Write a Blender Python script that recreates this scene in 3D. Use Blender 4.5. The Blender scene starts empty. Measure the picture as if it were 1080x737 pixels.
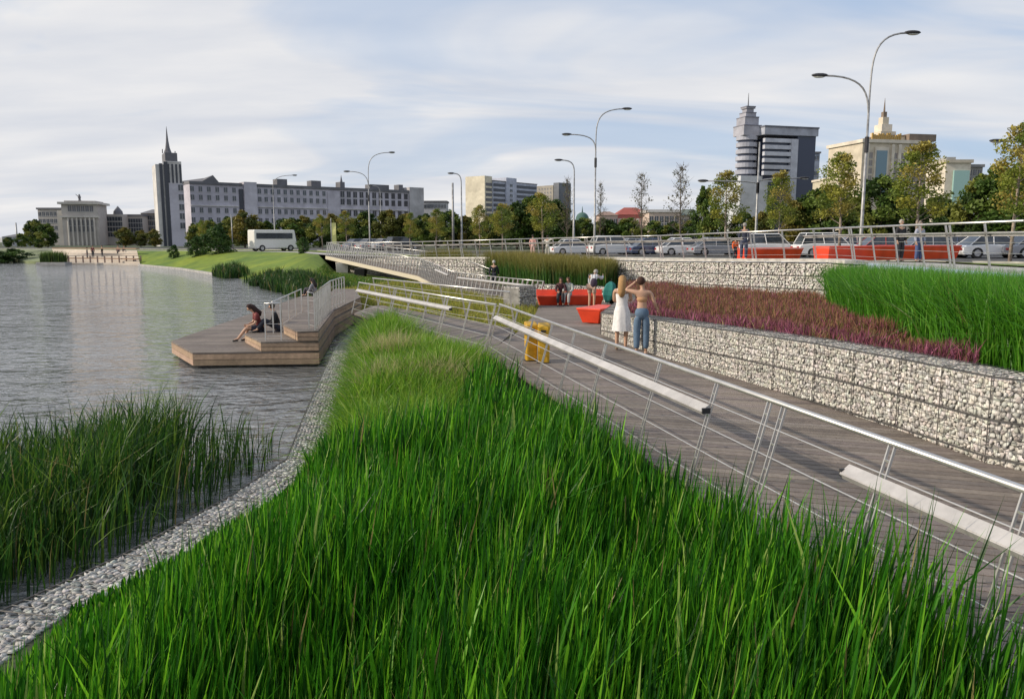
import bpy, bmesh, math, random
import numpy as np
from mathutils import Vector, Matrix
from mathutils.bvhtree import BVHTree
from mathutils.geometry import tessellate_polygon
random.seed(7); rng = np.random.default_rng(7)
R = math.radians
scene = bpy.context.scene
col = scene.collection
CZ = 3.6
F = 830.0
PITCH = math.atan((368.5-250)/F)
sp, cp = math.sin(PITCH), math.cos(PITCH)

def ray(px, py):
    u = (px-540)/F; v = (368.5-py)/F
    return Vector((u, cp+sp*v, -sp+cp*v))
def G(px, py, z=0.0):            # point of a horizontal level seen at a pixel
    d = ray(px, py); t = (z-CZ)/d.z
    return Vector((d.x*t, d.y*t, z))
def W(px, py, D):                # point at ground distance D seen at a pixel
    d = ray(px, py); t = D/d.y
    return Vector((d.x*t, D, CZ+d.z*t))
def lerp(a, b, t): return a+(b-a)*t
def smooth(t):
    t = max(0, min(1, t)); return t*t*(3-2*t)

# ---------------------------------------------------------------- tagging
def tag(o, label=None, cat=None, group=None, kind=None):
    if label: o['label'] = label
    if cat: o['category'] = cat
    if group: o['group'] = group
    if kind: o['kind'] = kind
    return o
def empty(name, loc=(0, 0, 0), rz=0, label=None, cat=None, group=None):
    o = bpy.data.objects.new(name, None); col.objects.link(o)
    o.location = loc; o.rotation_euler = (0, 0, rz); o.empty_display_size = .2
    return tag(o, label, cat, group)
def link(name, me, parent=None, mat=None):
    o = bpy.data.objects.new(name, me); col.objects.link(o)
    if mat is not None and not me.materials:
        for m in (mat if isinstance(mat, (list, tuple)) else [mat]): me.materials.append(m)
    if parent is not None: o.parent = parent
    return o
def kids(o): return list(o.children)
def copy_tree(o, parent=None):
    c = o.copy(); col.objects.link(c); c.parent = parent
    for ch in kids(o): copy_tree(ch, c)
    return c

# ---------------------------------------------------------------- materials
def mat(name, color, rough=.6, metal=0, var=None, nscale=5, namt=.15, bump=0, bscale=30, attr=False, alt=None, trans=0, spec=.5, coords='Object', coat=0, stain=0):
    m = bpy.data.materials.new(name); m.use_nodes = True
    nt = m.node_tree; N = nt.nodes; L = nt.links
    b = N['Principled BSDF']; b.inputs['Roughness'].default_value = rough
    b.inputs['Metallic'].default_value = metal
    b.inputs['Specular IOR Level'].default_value = spec
    b.inputs['Coat Weight'].default_value = coat
    c = (*color, 1)
    tc = N.new('ShaderNodeTexCoord')
    no = N.new('ShaderNodeTexNoise'); no.inputs['Scale'].default_value = nscale; no.inputs['Detail'].default_value = 6
    L.new(tc.outputs[coords], no.inputs['Vector'])
    mx = N.new('ShaderNodeMix'); mx.data_type = 'RGBA'
    a = alt if alt else tuple(x*(1-namt*2.2) for x in color)
    mx.inputs['A'].default_value = (*a, 1); mx.inputs['B'].default_value = (*(tuple(min(1, x*(1+namt)) for x in color) if not alt else color), 1)
    rp = N.new('ShaderNodeMapRange'); rp.inputs['From Min'].default_value = .35; rp.inputs['From Max'].default_value = .65
    L.new(no.outputs['Fac'], rp.inputs['Value']); L.new(rp.outputs['Result'], mx.inputs['Factor'])
    out = mx.outputs['Result']
    if attr:
        at = N.new('ShaderNodeAttribute'); at.attribute_name = 'tint'
        m2 = N.new('ShaderNodeMix'); m2.data_type = 'RGBA'; m2.blend_type = 'MULTIPLY'; m2.inputs['Factor'].default_value = 1
        L.new(out, m2.inputs['A']); L.new(at.outputs['Color'], m2.inputs['B']); out = m2.outputs['Result']
    L.new(out, b.inputs['Base Color'])
    if stain:
        n3 = N.new('ShaderNodeTexNoise'); n3.inputs['Scale'].default_value = stain; n3.inputs['Detail'].default_value = 8; n3.inputs['Roughness'].default_value = .7; L.new(tc.outputs[coords], n3.inputs['Vector'])
        r3 = N.new('ShaderNodeMapRange'); r3.inputs['From Min'].default_value = .4; r3.inputs['From Max'].default_value = .68; r3.inputs['To Min'].default_value = 1.08; r3.inputs['To Max'].default_value = .72; L.new(n3.outputs['Fac'], r3.inputs['Value'])
        m4 = N.new('ShaderNodeMix'); m4.data_type = 'RGBA'; m4.blend_type = 'MULTIPLY'; m4.inputs['Factor'].default_value = 1; L.new(out, m4.inputs['A']); L.new(r3.outputs[0], m4.inputs['B']); out = m4.outputs['Result']; L.new(out, b.inputs['Base Color'])
    if bump:
        n2 = N.new('ShaderNodeTexNoise'); n2.inputs['Scale'].default_value = bscale; n2.inputs['Detail'].default_value = 5
        L.new(tc.outputs[coords], n2.inputs['Vector'])
        bp = N.new('ShaderNodeBump'); bp.inputs['Strength'].default_value = bump; bp.inputs['Distance'].default_value = .02
        L.new(n2.outputs['Fac'], bp.inputs['Height']); L.new(bp.outputs['Normal'], b.inputs['Normal'])
    if trans:
        tr = N.new('ShaderNodeBsdfTranslucent'); ms = N.new('ShaderNodeMixShader'); ms.inputs['Fac'].default_value = trans
        L.new(out, tr.inputs['Color']); L.new(b.outputs[0], ms.inputs[1]); L.new(tr.outputs[0], ms.inputs[2])
        L.new(ms.outputs[0], N['Material Output'].inputs['Surface'])
    return m

M = {}
M['blade'] = mat('grass blade', (1, 1, 1), .42, namt=.0, attr=True, trans=.42, spec=.4)
M['leaf'] = mat('tree leaf', (1, 1, 1), .55, namt=.0, attr=True, trans=.3, spec=.3)
M['heather'] = mat('heather flower', (1, 1, 1), .8, namt=0, attr=True, trans=.2, spec=.2)
M['stone'] = mat('gabion limestone', (.66, .645, .615), .9, nscale=9, namt=.12, bump=.5, bscale=40, attr=True)
M['stone_grey'] = mat('grey lake wall stone', (.56, .56, .55), .9, nscale=9, namt=.15, bump=.5, bscale=40, attr=True, stain=.8)
M['core'] = mat('gabion core', (.30, .29, .275), .95)
M['wire'] = mat('galvanised wire', (.20, .195, .19), .6, .4)
M['dark_wire'] = mat('dark cage wire', (.10, .095, .09), .6, .4)
M['steel'] = mat('satin steel', (.62, .6, .57), .32, .75, namt=.06)
M['white_metal'] = mat('pale aluminium hood', (.50, .48, .465), .45, .2, namt=.015, stain=2)
M['dark_metal'] = mat('dark metal', (.04, .04, .045), .5, .3)
M['lamp_metal'] = mat('galvanised lamp post', (.34, .34, .34), .5, .4)
M['deck'] = mat('weathered deck board', (.205, .172, .15), .75, nscale=14, namt=.07, bump=.5, bscale=60, attr=True, stain=.7)
M['timber'] = mat('larch cladding', (.40, .28, .19), .7, nscale=9, namt=.08, bump=.4, bscale=50, attr=True, stain=1.5)
M['soil'] = mat('bed soil', (.045, .06, .025), .95, nscale=3, namt=.3)
M['lawn'] = mat('mown lawn', (.19, .25, .014), .9, nscale=.22, namt=.3, stain=1.2, bump=.8, bscale=6, alt=(.08, .15, .01))
M['meadow'] = mat('dry meadow ground', (.16, .17, .05), .9, nscale=.8, namt=.3, alt=(.09, .12, .03))
M['asphalt'] = mat('asphalt', (.07, .07, .07), .9, namt=.15, nscale=2)
M['pave'] = mat('pale paving', (.42, .40, .37), .85, namt=.1, nscale=1.5)
M['concrete'] = mat('concrete', (.42, .41, .39), .85, nscale=2, namt=.15, bump=.2, stain=1)
M['coping'] = mat('concrete coping', (.52, .50, .46), .8, nscale=4, namt=.12)
M['red'] = mat('red painted metal', (.80, .065, .02), .45, namt=.06, stain=2.5)
M['yellow'] = mat('yellow painted metal', (.62, .36, .02), .5, namt=.15, stain=4)
M['skin'] = mat('skin', (.50, .30, .20), .55, namt=.05)
M['bark'] = mat('bark', (.16, .13, .10), .9, nscale=12, namt=.3, bump=.5)
M['palebark'] = mat('pale bark', (.33, .27, .22), .9, nscale=12, namt=.2)
M['glass'] = mat('window glass', (.035, .045, .06), .12, namt=.2, spec=.8)
M['tyre'] = mat('tyre rubber', (.02, .02, .02), .8)
M['rim'] = mat('alloy rim', (.5, .5, .52), .3, .8)
M['lampglass'] = mat('lamp lens', (.6, .6, .55), .2)
M['taillamp'] = mat('tail lamp', (.4, .02, .02), .3)
_mc = {}
def paint(rgb, rough=.5, **k):
    key = (tuple(rgb), rough, tuple(sorted(k.items())))
    if key not in _mc: _mc[key] = mat('paint', rgb, rough, **dict(dict(namt=.02), **k))
    return _mc[key]
def cloth(rgb): return paint(rgb, .85, nscale=14, namt=.05, bump=.3)
def wallm(rgb): return paint(rgb, .85, nscale=.25, namt=.08, stain=.12)

# ---------------------------------------------------------------- mesh builder
class MB:
    def __init__(s): s.v = []; s.f = []; s.t = []; s.ct = (1, 1, 1)
    def quad(s, *p):
        n = len(s.v); s.v += [tuple(x) for x in p]; s.f.append(tuple(range(n, n+len(p)))); s.t += [s.ct]*len(p)
    def hexa(s, b, t):           # bottom 4, top 4 (counter-clockwise from above)
        n = len(s.v); s.v += [tuple(x) for x in b]+[tuple(x) for x in t]; s.t += [s.ct]*8
        s.f += [(n+3, n+2, n+1, n), (n+4, n+5, n+6, n+7)]
        for i in range(4):
            j = (i+1) % 4; s.f.append((n+i, n+j, n+4+j, n+4+i))
    def box(s, x0, x1, y0, y1, z0, z1):
        s.hexa([(x0, y0, z0), (x1, y0, z0), (x1, y1, z0), (x0, y1, z0)], [(x0, y0, z1), (x1, y0, z1), (x1, y1, z1), (x0, y1, z1)])
    def bar(s, p, q, w, h, up=(0, 0, 1)):
        p = Vector(p); q = Vector(q); d = (q-p).normalized(); up = Vector(up)
        a = d.cross(up)
        if a.length < 1e-4: a = d.cross(Vector((0, 1, 0)))
        a.normalize(); b = a.cross(d).normalized(); a = a*w/2; b = b*h/2
        s.hexa([p-a-b, p+a-b, q+a-b, q-a-b], [p-a+b, p+a+b, q+a+b, q-a+b])
    def tube(s, pts, r, n=8, cap=True):
        pts = [Vector(p) for p in pts]; rs = r if isinstance(r, (list, tuple)) else [r]*len(pts)
        base = len(s.v); m = len(pts); prev = None
        for i, p in enumerate(pts):
            d = (pts[min(i+1, m-1)]-pts[max(i-1, 0)]).normalized()
            a = d.cross(Vector((0, 0, 1))) if prev is None else prev-d*prev.dot(d)
            if a.length < 1e-3: a = d.cross(Vector((0, 1, 0)))
            a.normalize(); prev = a; b = d.cross(a)
            for k in range(n):
                th = 2*math.pi*k/n
                s.v.append(tuple(p+(a*math.cos(th)+b*math.sin(th))*rs[i])); s.t.append(s.ct)
        for i in range(m-1):
            for k in range(n):
                k2 = (k+1) % n
                s.f.append((base+i*n+k, base+i*n+k2, base+(i+1)*n+k2, base+(i+1)*n+k))
        if cap:
            s.f.append(tuple(base+k for k in range(n))[::-1]); s.f.append(tuple(base+(m-1)*n+k for k in range(n)))
    def prism(s, poly, z0, z1):   # poly: list of (x, y); z may be functions
        f0 = z0 if callable(z0) else (lambda x, y: z0); f1 = z1 if callable(z1) else (lambda x, y: z1)
        n = len(s.v); k = len(poly)
        s.v += [(x, y, f0(x, y)) for x, y in poly]+[(x, y, f1(x, y)) for x, y in poly]; s.t += [s.ct]*(2*k)
        for tri in tessellate_polygon([[Vector((x, y, 0)) for x, y in poly]]):
            s.f.append(tuple(n+i for i in tri)); s.f.append(tuple(n+k+i for i in tri))
        for i in range(k):
            j = (i+1) % k; s.f.append((n+i, n+j, n+k+j, n+k+i))
    def ball(s, c, r, seg=10, rings=6):
        c = Vector(c); r = Vector(r) if not isinstance(r, (int, float)) else Vector((r, r, r)); n = len(s.v)
        for i in range(rings+1):
            ph = math.pi*i/rings
            for k in range(seg):
                th = 2*math.pi*k/seg
                s.v.append((c.x+r.x*math.sin(ph)*math.cos(th), c.y+r.y*math.sin(ph)*math.sin(th), c.z+r.z*math.cos(ph))); s.t.append(s.ct)
        for i in range(rings):
            for k in range(seg):
                k2 = (k+1) % seg; s.f.append((n+i*seg+k, n+(i+1)*seg+k, n+(i+1)*seg+k2, n+i*seg+k2))
    def build(s, name, m, parent=None, smooth_=False, tint=False, bevel=0):
        me = bpy.data.meshes.new(name); me.from_pydata(s.v, [], s.f)
        if tint:
            a = me.color_attributes.new('tint', 'FLOAT_COLOR', 'POINT')
            arr = np.ones((len(s.v), 4), np.float32); arr[:, :3] = np.array(s.t); a.data.foreach_set('color', arr.ravel())
        bm = bmesh.new(); bm.from_mesh(me)
        bmesh.ops.remove_doubles(bm, verts=bm.verts, dist=1e-5) if smooth_ else None
        bmesh.ops.recalc_face_normals(bm, faces=bm.faces); bm.to_mesh(me); bm.free()
        if smooth_: me.polygons.foreach_set('use_smooth', [True]*len(me.polygons))
        o = link(name, me, parent, m)
        if bevel:
            b = o.modifiers.new('bevel', 'BEVEL'); b.width = bevel; b.segments = 2; b.limit_method = 'ANGLE'
        return o

def npmesh(name, V, Q, tint=None, m=None, parent=None, smooth_=False):
    me = bpy.data.meshes.new(name); k = Q.shape[1]
    me.vertices.add(len(V)); me.vertices.foreach_set('co', np.ascontiguousarray(V, np.float32).ravel())
    me.loops.add(Q.size); me.loops.foreach_set('vertex_index', Q.astype(np.int32).ravel())
    me.polygons.add(len(Q)); me.polygons.foreach_set('loop_start', np.arange(0, Q.size, k, dtype=np.int32))
    if smooth_: me.polygons.foreach_set('use_smooth', np.ones(len(Q), bool))
    me.update(calc_edges=True)
    if tint is not None:
        a = me.color_attributes.new('tint', 'FLOAT_COLOR', 'POINT')
        arr = np.ones((len(V), 4), np.float32); arr[:, :3] = tint; a.data.foreach_set('color', arr.ravel())
    return link(name, me, parent, m)

def inpoly(P, poly):
    x, y = P[:, 0], P[:, 1]; c = np.zeros(len(P), bool); n = len(poly)
    for i in range(n):
        x1, y1 = poly[i][:2]; x2, y2 = poly[(i+1) % n][:2]
        if y1 == y2: continue
        c ^= ((y1 > y) != (y2 > y)) & (x < (x2-x1)*(y-y1)/(y2-y1)+x1)
    return c
def scatter(poly, n, weight=None):
    a = np.array([p[:2] for p in poly]); lo, hi = a.min(0), a.max(0); out = []; tot = 0
    while tot < n:
        P = rng.uniform(lo, hi, (max(n, 1000)*2, 2)); P = P[inpoly(P, poly)]
        if weight is not None: P = P[rng.random(len(P)) < weight(P)]
        out.append(P); tot += len(P)
    return np.concatenate(out)[:n]
def vnoise(P, s, seed=0):         # cheap smooth noise 0..1
    r = np.random.default_rng(seed); T = r.random((64, 64)); q = P[:, :2]*s+100
    i = np.floor(q).astype(int); f = q-i; f = f*f*(3-2*f)
    a = T[i[:, 0] % 64, i[:, 1] % 64]; b = T[(i[:, 0]+1) % 64, i[:, 1] % 64]
    c = T[i[:, 0] % 64, (i[:, 1]+1) % 64]; d = T[(i[:, 0]+1) % 64, (i[:, 1]+1) % 64]
    return (a*(1-f[:, 0])+b*f[:, 0])*(1-f[:, 1])+(c*(1-f[:, 0])+d*f[:, 0])*f[:, 1]
def blades(name, P, z, h, w, colors, cw, lean=.12, bend=.25, wind=(0, 0), segs=4, tip=None, dead=.04, m=None, tipstart=.6, kink=0.0):
    """one mesh of tapering curved blades; colours vary from plant to plant"""
    n = len(P); th = rng.uniform(0, 2*math.pi, n)
    D = np.stack([np.cos(th), np.sin(th)], 1); l = rng.normal(0, lean, n)[:, None]*D + np.array(wind)
    bd = (rng.gamma(1.5, bend/1.5, n))[:, None]*D + np.array(wind)*.8
    fa = rng.uniform(0, math.pi, n); A = np.stack([np.cos(fa), np.sin(fa)], 1)
    kk = rng.random(n) < kink
    ts = np.linspace(0, 1, segs+1); V = np.zeros((n, segs+1, 2, 3), np.float32)
    prof = np.array([.6, .95, 1, .72, .03]) if segs == 4 else np.interp(ts, [0, .3, .7, 1], [.8, 1, .75, .04])
    for i, t in enumerate(ts):
        off = l*t+bd*t*t*t
        zz = t-.25*(bd**2).sum(1)*t**3
        zz = np.where(kk & (t > .6), .6-(t-.6)*.55, zz); off = np.where((kk & (t > .6))[:, None], off+D*(t-.6)*.8, off)
        c = P+off*h[:, None]; hw = (w*prof[i]/2)[:, None]*A
        V[:, i, 0, :2] = c-hw; V[:, i, 1, :2] = c+hw; V[:, i, :, 2] = (z+zz*h)[:, None]
    base = np.arange(n)[:, None]*(segs+1)*2; q = []
    for i in range(segs):
        k = base+i*2; q.append(np.concatenate([k, k+1, k+3, k+2], 1))
    Q = np.concatenate(q, 0)
    C = np.array(colors); ix = rng.choice(len(C), n, p=np.array(cw)/sum(cw)); c = C[ix]*rng.uniform(.75, 1.25, (n, 1))
    dd = rng.random(n) < dead; c[dd] = np.array([.30, .25, .10])*rng.uniform(.6, 1.1, (dd.sum(), 1))
    T = np.repeat(c[:, None, :], (segs+1)*2, 1).reshape(n, segs+1, 2, 3)
    if tip is not None:
        for i, t in enumerate(ts):
            k = max(0, min(1, (t-tipstart)/.25)); T[:, i] = T[:, i]*(1-k)+np.array(tip)*k*rng.uniform(.7, 1.3, (n, 1, 1))
    return npmesh(name, V.reshape(-1, 3), Q, T.reshape(-1, 3), m or M['blade'])

# ================================================================ SKY, SUN, CAMERA
SUN_EL = R(27); to_sun = Vector((-math.cos(SUN_EL)*math.cos(R(8)), -math.cos(SUN_EL)*math.sin(R(8)), math.sin(SUN_EL)))
w = bpy.data.worlds.new('World'); scene.world = w; w.use_nodes = True
nt = w.node_tree; N = nt.nodes; L = nt.links
bg = N['Background']; bg.inputs['Strength'].default_value = .14
sky = N.new('ShaderNodeTexSky'); sky.sky_type = 'NISHITA'; sky.sun_disc = False
sky.sun_elevation = SUN_EL; sky.sun_rotation = math.atan2(to_sun.x, to_sun.y); sky.air_density = 1.0; sky.dust_density = 1.5; sky.ozone_density = 1.5
tc = N.new('ShaderNodeTexCoord'); sx = N.new('ShaderNodeSeparateXYZ'); L.new(tc.outputs['Generated'], sx.inputs[0])
def mth(op, a, b=None, c=None):
    n = N.new('ShaderNodeMath'); n.operation = op
    for i, x in enumerate((a, b, c)):
        if x is None: continue
        if isinstance(x, (int, float)): n.inputs[i].default_value = x
        else: L.new(x, n.inputs[i])
    return n.outputs[0]
zz = mth('ADD', mth('MAXIMUM', sx.outputs['Z'], 0), .16)
cx = mth('DIVIDE', sx.outputs['X'], zz); cy = mth('DIVIDE', sx.outputs['Y'], zz)
cb = N.new('ShaderNodeCombineXYZ'); L.new(cx, cb.inputs[0]); L.new(cy, cb.inputs[1])
mp = N.new('ShaderNodeMapping'); mp.inputs['Rotation'].default_value = (0, 0, R(-24)); mp.inputs['Scale'].default_value = (.42, 1.0, 1); mp.inputs['Location'].default_value = (3.1, 1.4, 0)
L.new(cb.outputs[0], mp.inputs[0])
n1 = N.new('ShaderNodeTexNoise'); n1.inputs['Scale'].default_value = 1.0; n1.inputs['Detail'].default_value = 5; n1.inputs['Roughness'].default_value = .52; n1.inputs['Distortion'].default_value = .9
L.new(mp.outputs[0], n1.inputs['Vector'])
r1 = N.new('ShaderNodeMapRange'); r1.inputs['From Min'].default_value = .38; r1.inputs['From Max'].default_value = .62; r1.interpolation_type = 'SMOOTHSTEP'
L.new(n1.outputs['Fac'], r1.inputs['Value'])
# more veil towards the bright (sunward) side, as high cirrostratus shows
left = mth('MULTIPLY_ADD', sx.outputs['X'], -.75, .42)
hz = mth('POWER', mth('SUBTRACT', 1, mth('MAXIMUM', sx.outputs['Z'], 0)), 7)
fac = mth('MINIMUM', mth('ADD', mth('MULTIPLY', r1.outputs[0], .8), mth('MAXIMUM', mth('MULTIPLY', left, .75), 0)), .97)
fac = mth('MINIMUM', mth('ADD', fac, mth('MULTIPLY', hz, .22)), .96)
n2 = N.new('ShaderNodeTexNoise'); n2.inputs['Scale'].default_value = 2.3; n2.inputs['Detail'].default_value = 6
L.new(mp.outputs[0], n2.inputs['Vector'])
cm = N.new('ShaderNodeMix'); cm.data_type = 'RGBA'
cm.inputs['A'].default_value = (4.2, 4.4, 4.85, 1); cm.inputs['B'].default_value = (5.75, 5.65, 5.6, 1)
r2 = N.new('ShaderNodeMapRange'); r2.inputs['From Min'].default_value = .3; r2.inputs['From Max'].default_value = .68
L.new(n2.outputs['Fac'], r2.inputs['Value']); L.new(r2.outputs[0], cm.inputs['Factor'])
mx = N.new('ShaderNodeMix'); mx.data_type = 'RGBA'; L.new(fac, mx.inputs['Factor']); 
sk = N.new('ShaderNodeMix'); sk.data_type = 'RGBA'; sk.inputs['Factor'].default_value = .75; L.new(sky.outputs[0], sk.inputs['A']); sk.inputs['B'].default_value = (2.6, 3.5, 5.0, 1)
L.new(sk.outputs['Result'], mx.inputs['A']); L.new(cm.outputs['Result'], mx.inputs['B'])
L.new(mx.outputs['Result'], bg.inputs['Color'])

sl = bpy.data.lights.new('sun', 'SUN'); sl.energy = 3.6; sl.angle = R(.8); sl.color = (1, .88, .72)
so = bpy.data.objects.new('sun', sl); col.objects.link(so); so.rotation_euler = (-to_sun).to_track_quat('-Z', 'Y').to_euler(); so.location = (-30, -5, 30)

cam = bpy.data.cameras.new('camera'); co = bpy.data.objects.new('camera', cam); col.objects.link(co)
cam.lens = 36*F/1080; cam.sensor_width = 36; cam.sensor_fit = 'HORIZONTAL'; cam.clip_end = 9000; cam.clip_start = .05
co.location = (0, 0, CZ); co.rotation_euler = (math.pi/2-PITCH, 0, 0); scene.camera = co
scene.view_settings.view_transform = 'Standard'; scene.view_settings.look = 'None'; scene.view_settings.exposure = .15; scene.view_settings.gamma = 1
scene.render.resolution_x = 1024; scene.render.resolution_y = 698
scene.render.engine = 'CYCLES'
scene.cycles.max_bounces = 6; scene.cycles.transparent_max_bounces = 8

# ================================================================ WATER AND GROUND
wm = bpy.data.materials.new('lake water'); wm.use_nodes = True
nt = wm.node_tree; N = nt.nodes; L = nt.links; b = N['Principled BSDF']
b.inputs['Base Color'].default_value = (.13, .135, .135, 1); b.inputs['Roughness'].default_value = .04; b.inputs['IOR'].default_value = 1.5; b.inputs['Specular IOR Level'].default_value = .95
tc = N.new('ShaderNodeTexCoord')
def wav(scale, sx_, sy_, rot, det):
    mp = N.new('ShaderNodeMapping'); mp.inputs['Scale'].default_value = (sx_, sy_, 1); mp.inputs['Rotation'].default_value = (0, 0, R(rot))
    L.new(tc.outputs['Object'], mp.inputs[0]); n = N.new('ShaderNodeTexNoise'); n.inputs['Scale'].default_value = scale; n.inputs['Detail'].default_value = det; n.inputs['Distortion'].default_value = .6
    L.new(mp.outputs[0], n.inputs['Vector']); return n.outputs['Fac']
a1 = wav(1.15, .5, 1.0, -14, 2); a2 = wav(4.4, .6, 1.0, 12, 3); a3 = wav(.22, .6, 1, -20, 2)
m1 = N.new('ShaderNodeMath'); m1.operation = 'MULTIPLY_ADD'; m1.inputs[1].default_value = .45; L.new(a2, m1.inputs[0]); L.new(a1, m1.inputs[2])
m3 = N.new('ShaderNodeMapRange'); m3.inputs['From Min'].default_value = .3; m3.inputs['From Max'].default_value = .7; m3.inputs['To Min'].default_value = .7; m3.inputs['To Max'].default_value = 1.2; L.new(a3, m3.inputs['Value'])
m2 = N.new('ShaderNodeMath'); m2.operation = 'MULTIPLY'; L.new(m1.outputs[0], m2.inputs[0]); L.new(m3.outputs[0], m2.inputs[1])
bp = N.new('ShaderNodeBump'); bp.inputs['Strength'].default_value = 1; bp.inputs['Distance'].default_value = .22
L.new(m2.outputs[0], bp.inputs['Height']); L.new(bp.outputs['Normal'], b.inputs['Normal'])
mb = MB(); mb.quad((-420, -40, 0), (6, -40, 0), (6, 420, 0), (-420, 420, 0)); tag(mb.build('water', wm), kind='structure')

S = [(-3.2, 30, .0), G(372, 330, 0), G(345, 318, 0), G(320, 311, 0), G(280, 302, 0), G(235, 291, 0), G(190, 284, 0), G(150, 280, 0), G(128, 279, 0), G(60, 279, 0), G(0, 275.5, 0), (-125, 150, 0), (-330, 230, 0)]
Tp = [(11.55, 10, 2.8), (11.35, 17, 2.78), (11.9, 29, 2.74), (7.6, 38.3, 2.52), (1.5, 48.4, 2.35), (-7, 58.5, 2.1), (-16.5, 71, 2.0), (-24, 88, 1.9), (-32, 97, 1.85), (-41, 104, 1.8), (-53, 112, 1.7), (-63, 119, 1.65), (-85, 134, 1.5), (-140, 165, 1.2), (-340, 250, 1)]
S = [Vector(p) for p in S]; Tp = [Vector(p) for p in Tp]
def drop(i): return [0, 0, 0, 0, .1, .2, .5, .7, .9, 1.1, 1.2, 1.2, 1.1, .9, .8][i]
fardir = []
for i, p in enumerate(Tp):
    a = R([5, 12, 30, 55, 70, 80, 88, 92, 97, 101, 106, 111, 120, 130, 138][i]); fardir.append(Vector((math.cos(a), math.sin(a), 0)))
dists = [0, 6, 9, 12, 22, 40, 80, 160, 400, 5000]
def gpt(i, d):
    p = Tp[i]+fardir[i]*d; p.z = Tp[i].z-.35*smooth(d/12)*(1 if i < 6 else .2)-drop(i)*smooth((d-15)/160); return p
def sheet(d0, d1, lift, name, m, i0=0, i1=None):
    ds = [d for d in dists if d0 <= d <= d1]; idx = list(range(i0, i1 or len(Tp)))
    V = []; Fs = []
    for i in idx:
        for d in ds:
            p = gpt(i, d); V.append((p.x, p.y, p.z+lift))
    k = len(ds)
    for a in range(len(idx)-1):
        for b_ in range(k-1): Fs.append((a*k+b_, a*k+b_+1, (a+1)*k+b_+1, (a+1)*k+b_))
    mb = MB(); mb.v = V; mb.f = Fs; mb.t = [(1, 1, 1)]*len(V)
    o = mb.build(name, m); tag(o, kind='structure'); return V, Fs, o
Vg, Fg, og = sheet(0, 5000, 0, 'ground', M['pave'])
bvh = BVHTree.FromPolygons([Vector(v) for v in Vg], Fg)
def gz(x, y):
    h = bvh.ray_cast(Vector((x, y, 50)), Vector((0, 0, -1)))
    return h[0].z if h[0] else 1.5
sheet(6, 12, .05, 'grass_verge', M['lawn'])
sheet(12, 40, .03, 'road', M['asphalt'])
sheet(40, 400, .06, 'park_ground', mat('park soil', (.05, .07, .025), .95, nscale=.3, namt=.3))
# kerb line between verge and road
mb = MB()
for i in range(len(Tp)-2): mb.bar(gpt(i, 12)+Vector((0, 0, .06)), gpt(i+1, 12)+Vector((0, 0, .06)), .15, .16)
tag(mb.build('kerb', M['concrete']), kind='structure')
# bank from the waterline to the street edge (lawn)
Tl = [Vector(p) for p in [(-3.6, 45, .35), (-7.2, 57.5, .4), (-10, 62, .5), (-15.9, 70.5, .7)]]+[Tp[6]+Vector((-1.2, 1.5, 0))]+Tp[7:11]
Sl = [G(350, 320, 0), G(345, 318, 0), G(335, 315, 0), G(326, 312, 0), G(312, 309, 0), G(280, 302, 0), G(235, 291, 0), G(190, 284, 0), G(148, 280, 0)]
mb = MB(); K = 8
for i, (a, t) in enumerate(zip(Sl, Tl)):
    for k in range(K+1):
        f = k/K; p = lerp(a-(t-a)*.04 if k == 0 else a, t, f); p.z = -.3 if k == 0 else lerp(.05, t.z, smooth(f*1.0)); mb.v.append(tuple(p)); mb.t.append((1, 1, 1))
for i in range(len(Sl)-1):
    for k in range(K): mb.f.append((i*(K+1)+k, i*(K+1)+k+1, (i+1)*(K+1)+k+1, (i+1)*(K+1)+k))
ob = mb.build('lawn_bank', M['lawn'], smooth_=True); tag(ob, kind='structure')
bankV = list(mb.v); bankF = list(mb.f)
bb = BVHTree.FromPolygons([Vector(v) for v in bankV], bankF)
def bz(x, y):
    h = bb.ray_cast(Vector((x, y, 50)), Vector((0, 0, -1))); return h[0].z if h[0] else gz(x, y)
# pale shoreline edging stones under the lawn
mb = MB()
for i in range(6, len(Sl)-1): mb.bar(Sl[i]+Vector((0, -.2, .05)), Sl[i+1]+Vector((0, -.2, .05)), .35, .25)
tag(mb.build('shore_edging', M['concrete']), 'long grey stone edging at the waterline below the lawn', 'edging')

# ================================================================ BOARDWALK
def dz(y): return float(np.interp(y, [0, 10, 17.8, 24, 30, 38, 48, 54, 72], [1.1, 1.1, 1.03, .88, .65, .47, .45, 1.0, 2.02]))
T0 = G(1080, 513, 2.2); T1 = G(527, 321, 2.12)          # top line of the long railing
dirR = (T1-T0); dirR.z = 0; dirR.normalize(); inw = Vector((-dirR.y, dirR.x, 0)); inw = inw if inw.x > 0 else -inw
LEAN = .30
Ts = T0-dirR*3.6; Ts.z = 2.2
def basep(p, n, h=1.1): return p-n*LEAN-Vector((0, 0, h))
B0 = basep(Ts, inw); B1 = basep(T1, inw)
W1p = [G(1215, 418, 2.1), G(1047, 397, 2.08), G(950, 378, 2.04), G(860, 362, 2.0), G(780, 350, 1.92), G(700, 338.5, 1.83), G(660, 333, 1.70), G(634, 330, 1.53)]
W1e = [W1p[-1]+Vector((1.1, 4.8, -.05)), W1p[-1]+Vector((2.1, 11.5, -.12))]
def off(p, d): return (p.x+d[0], p.y+d[1])
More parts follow.
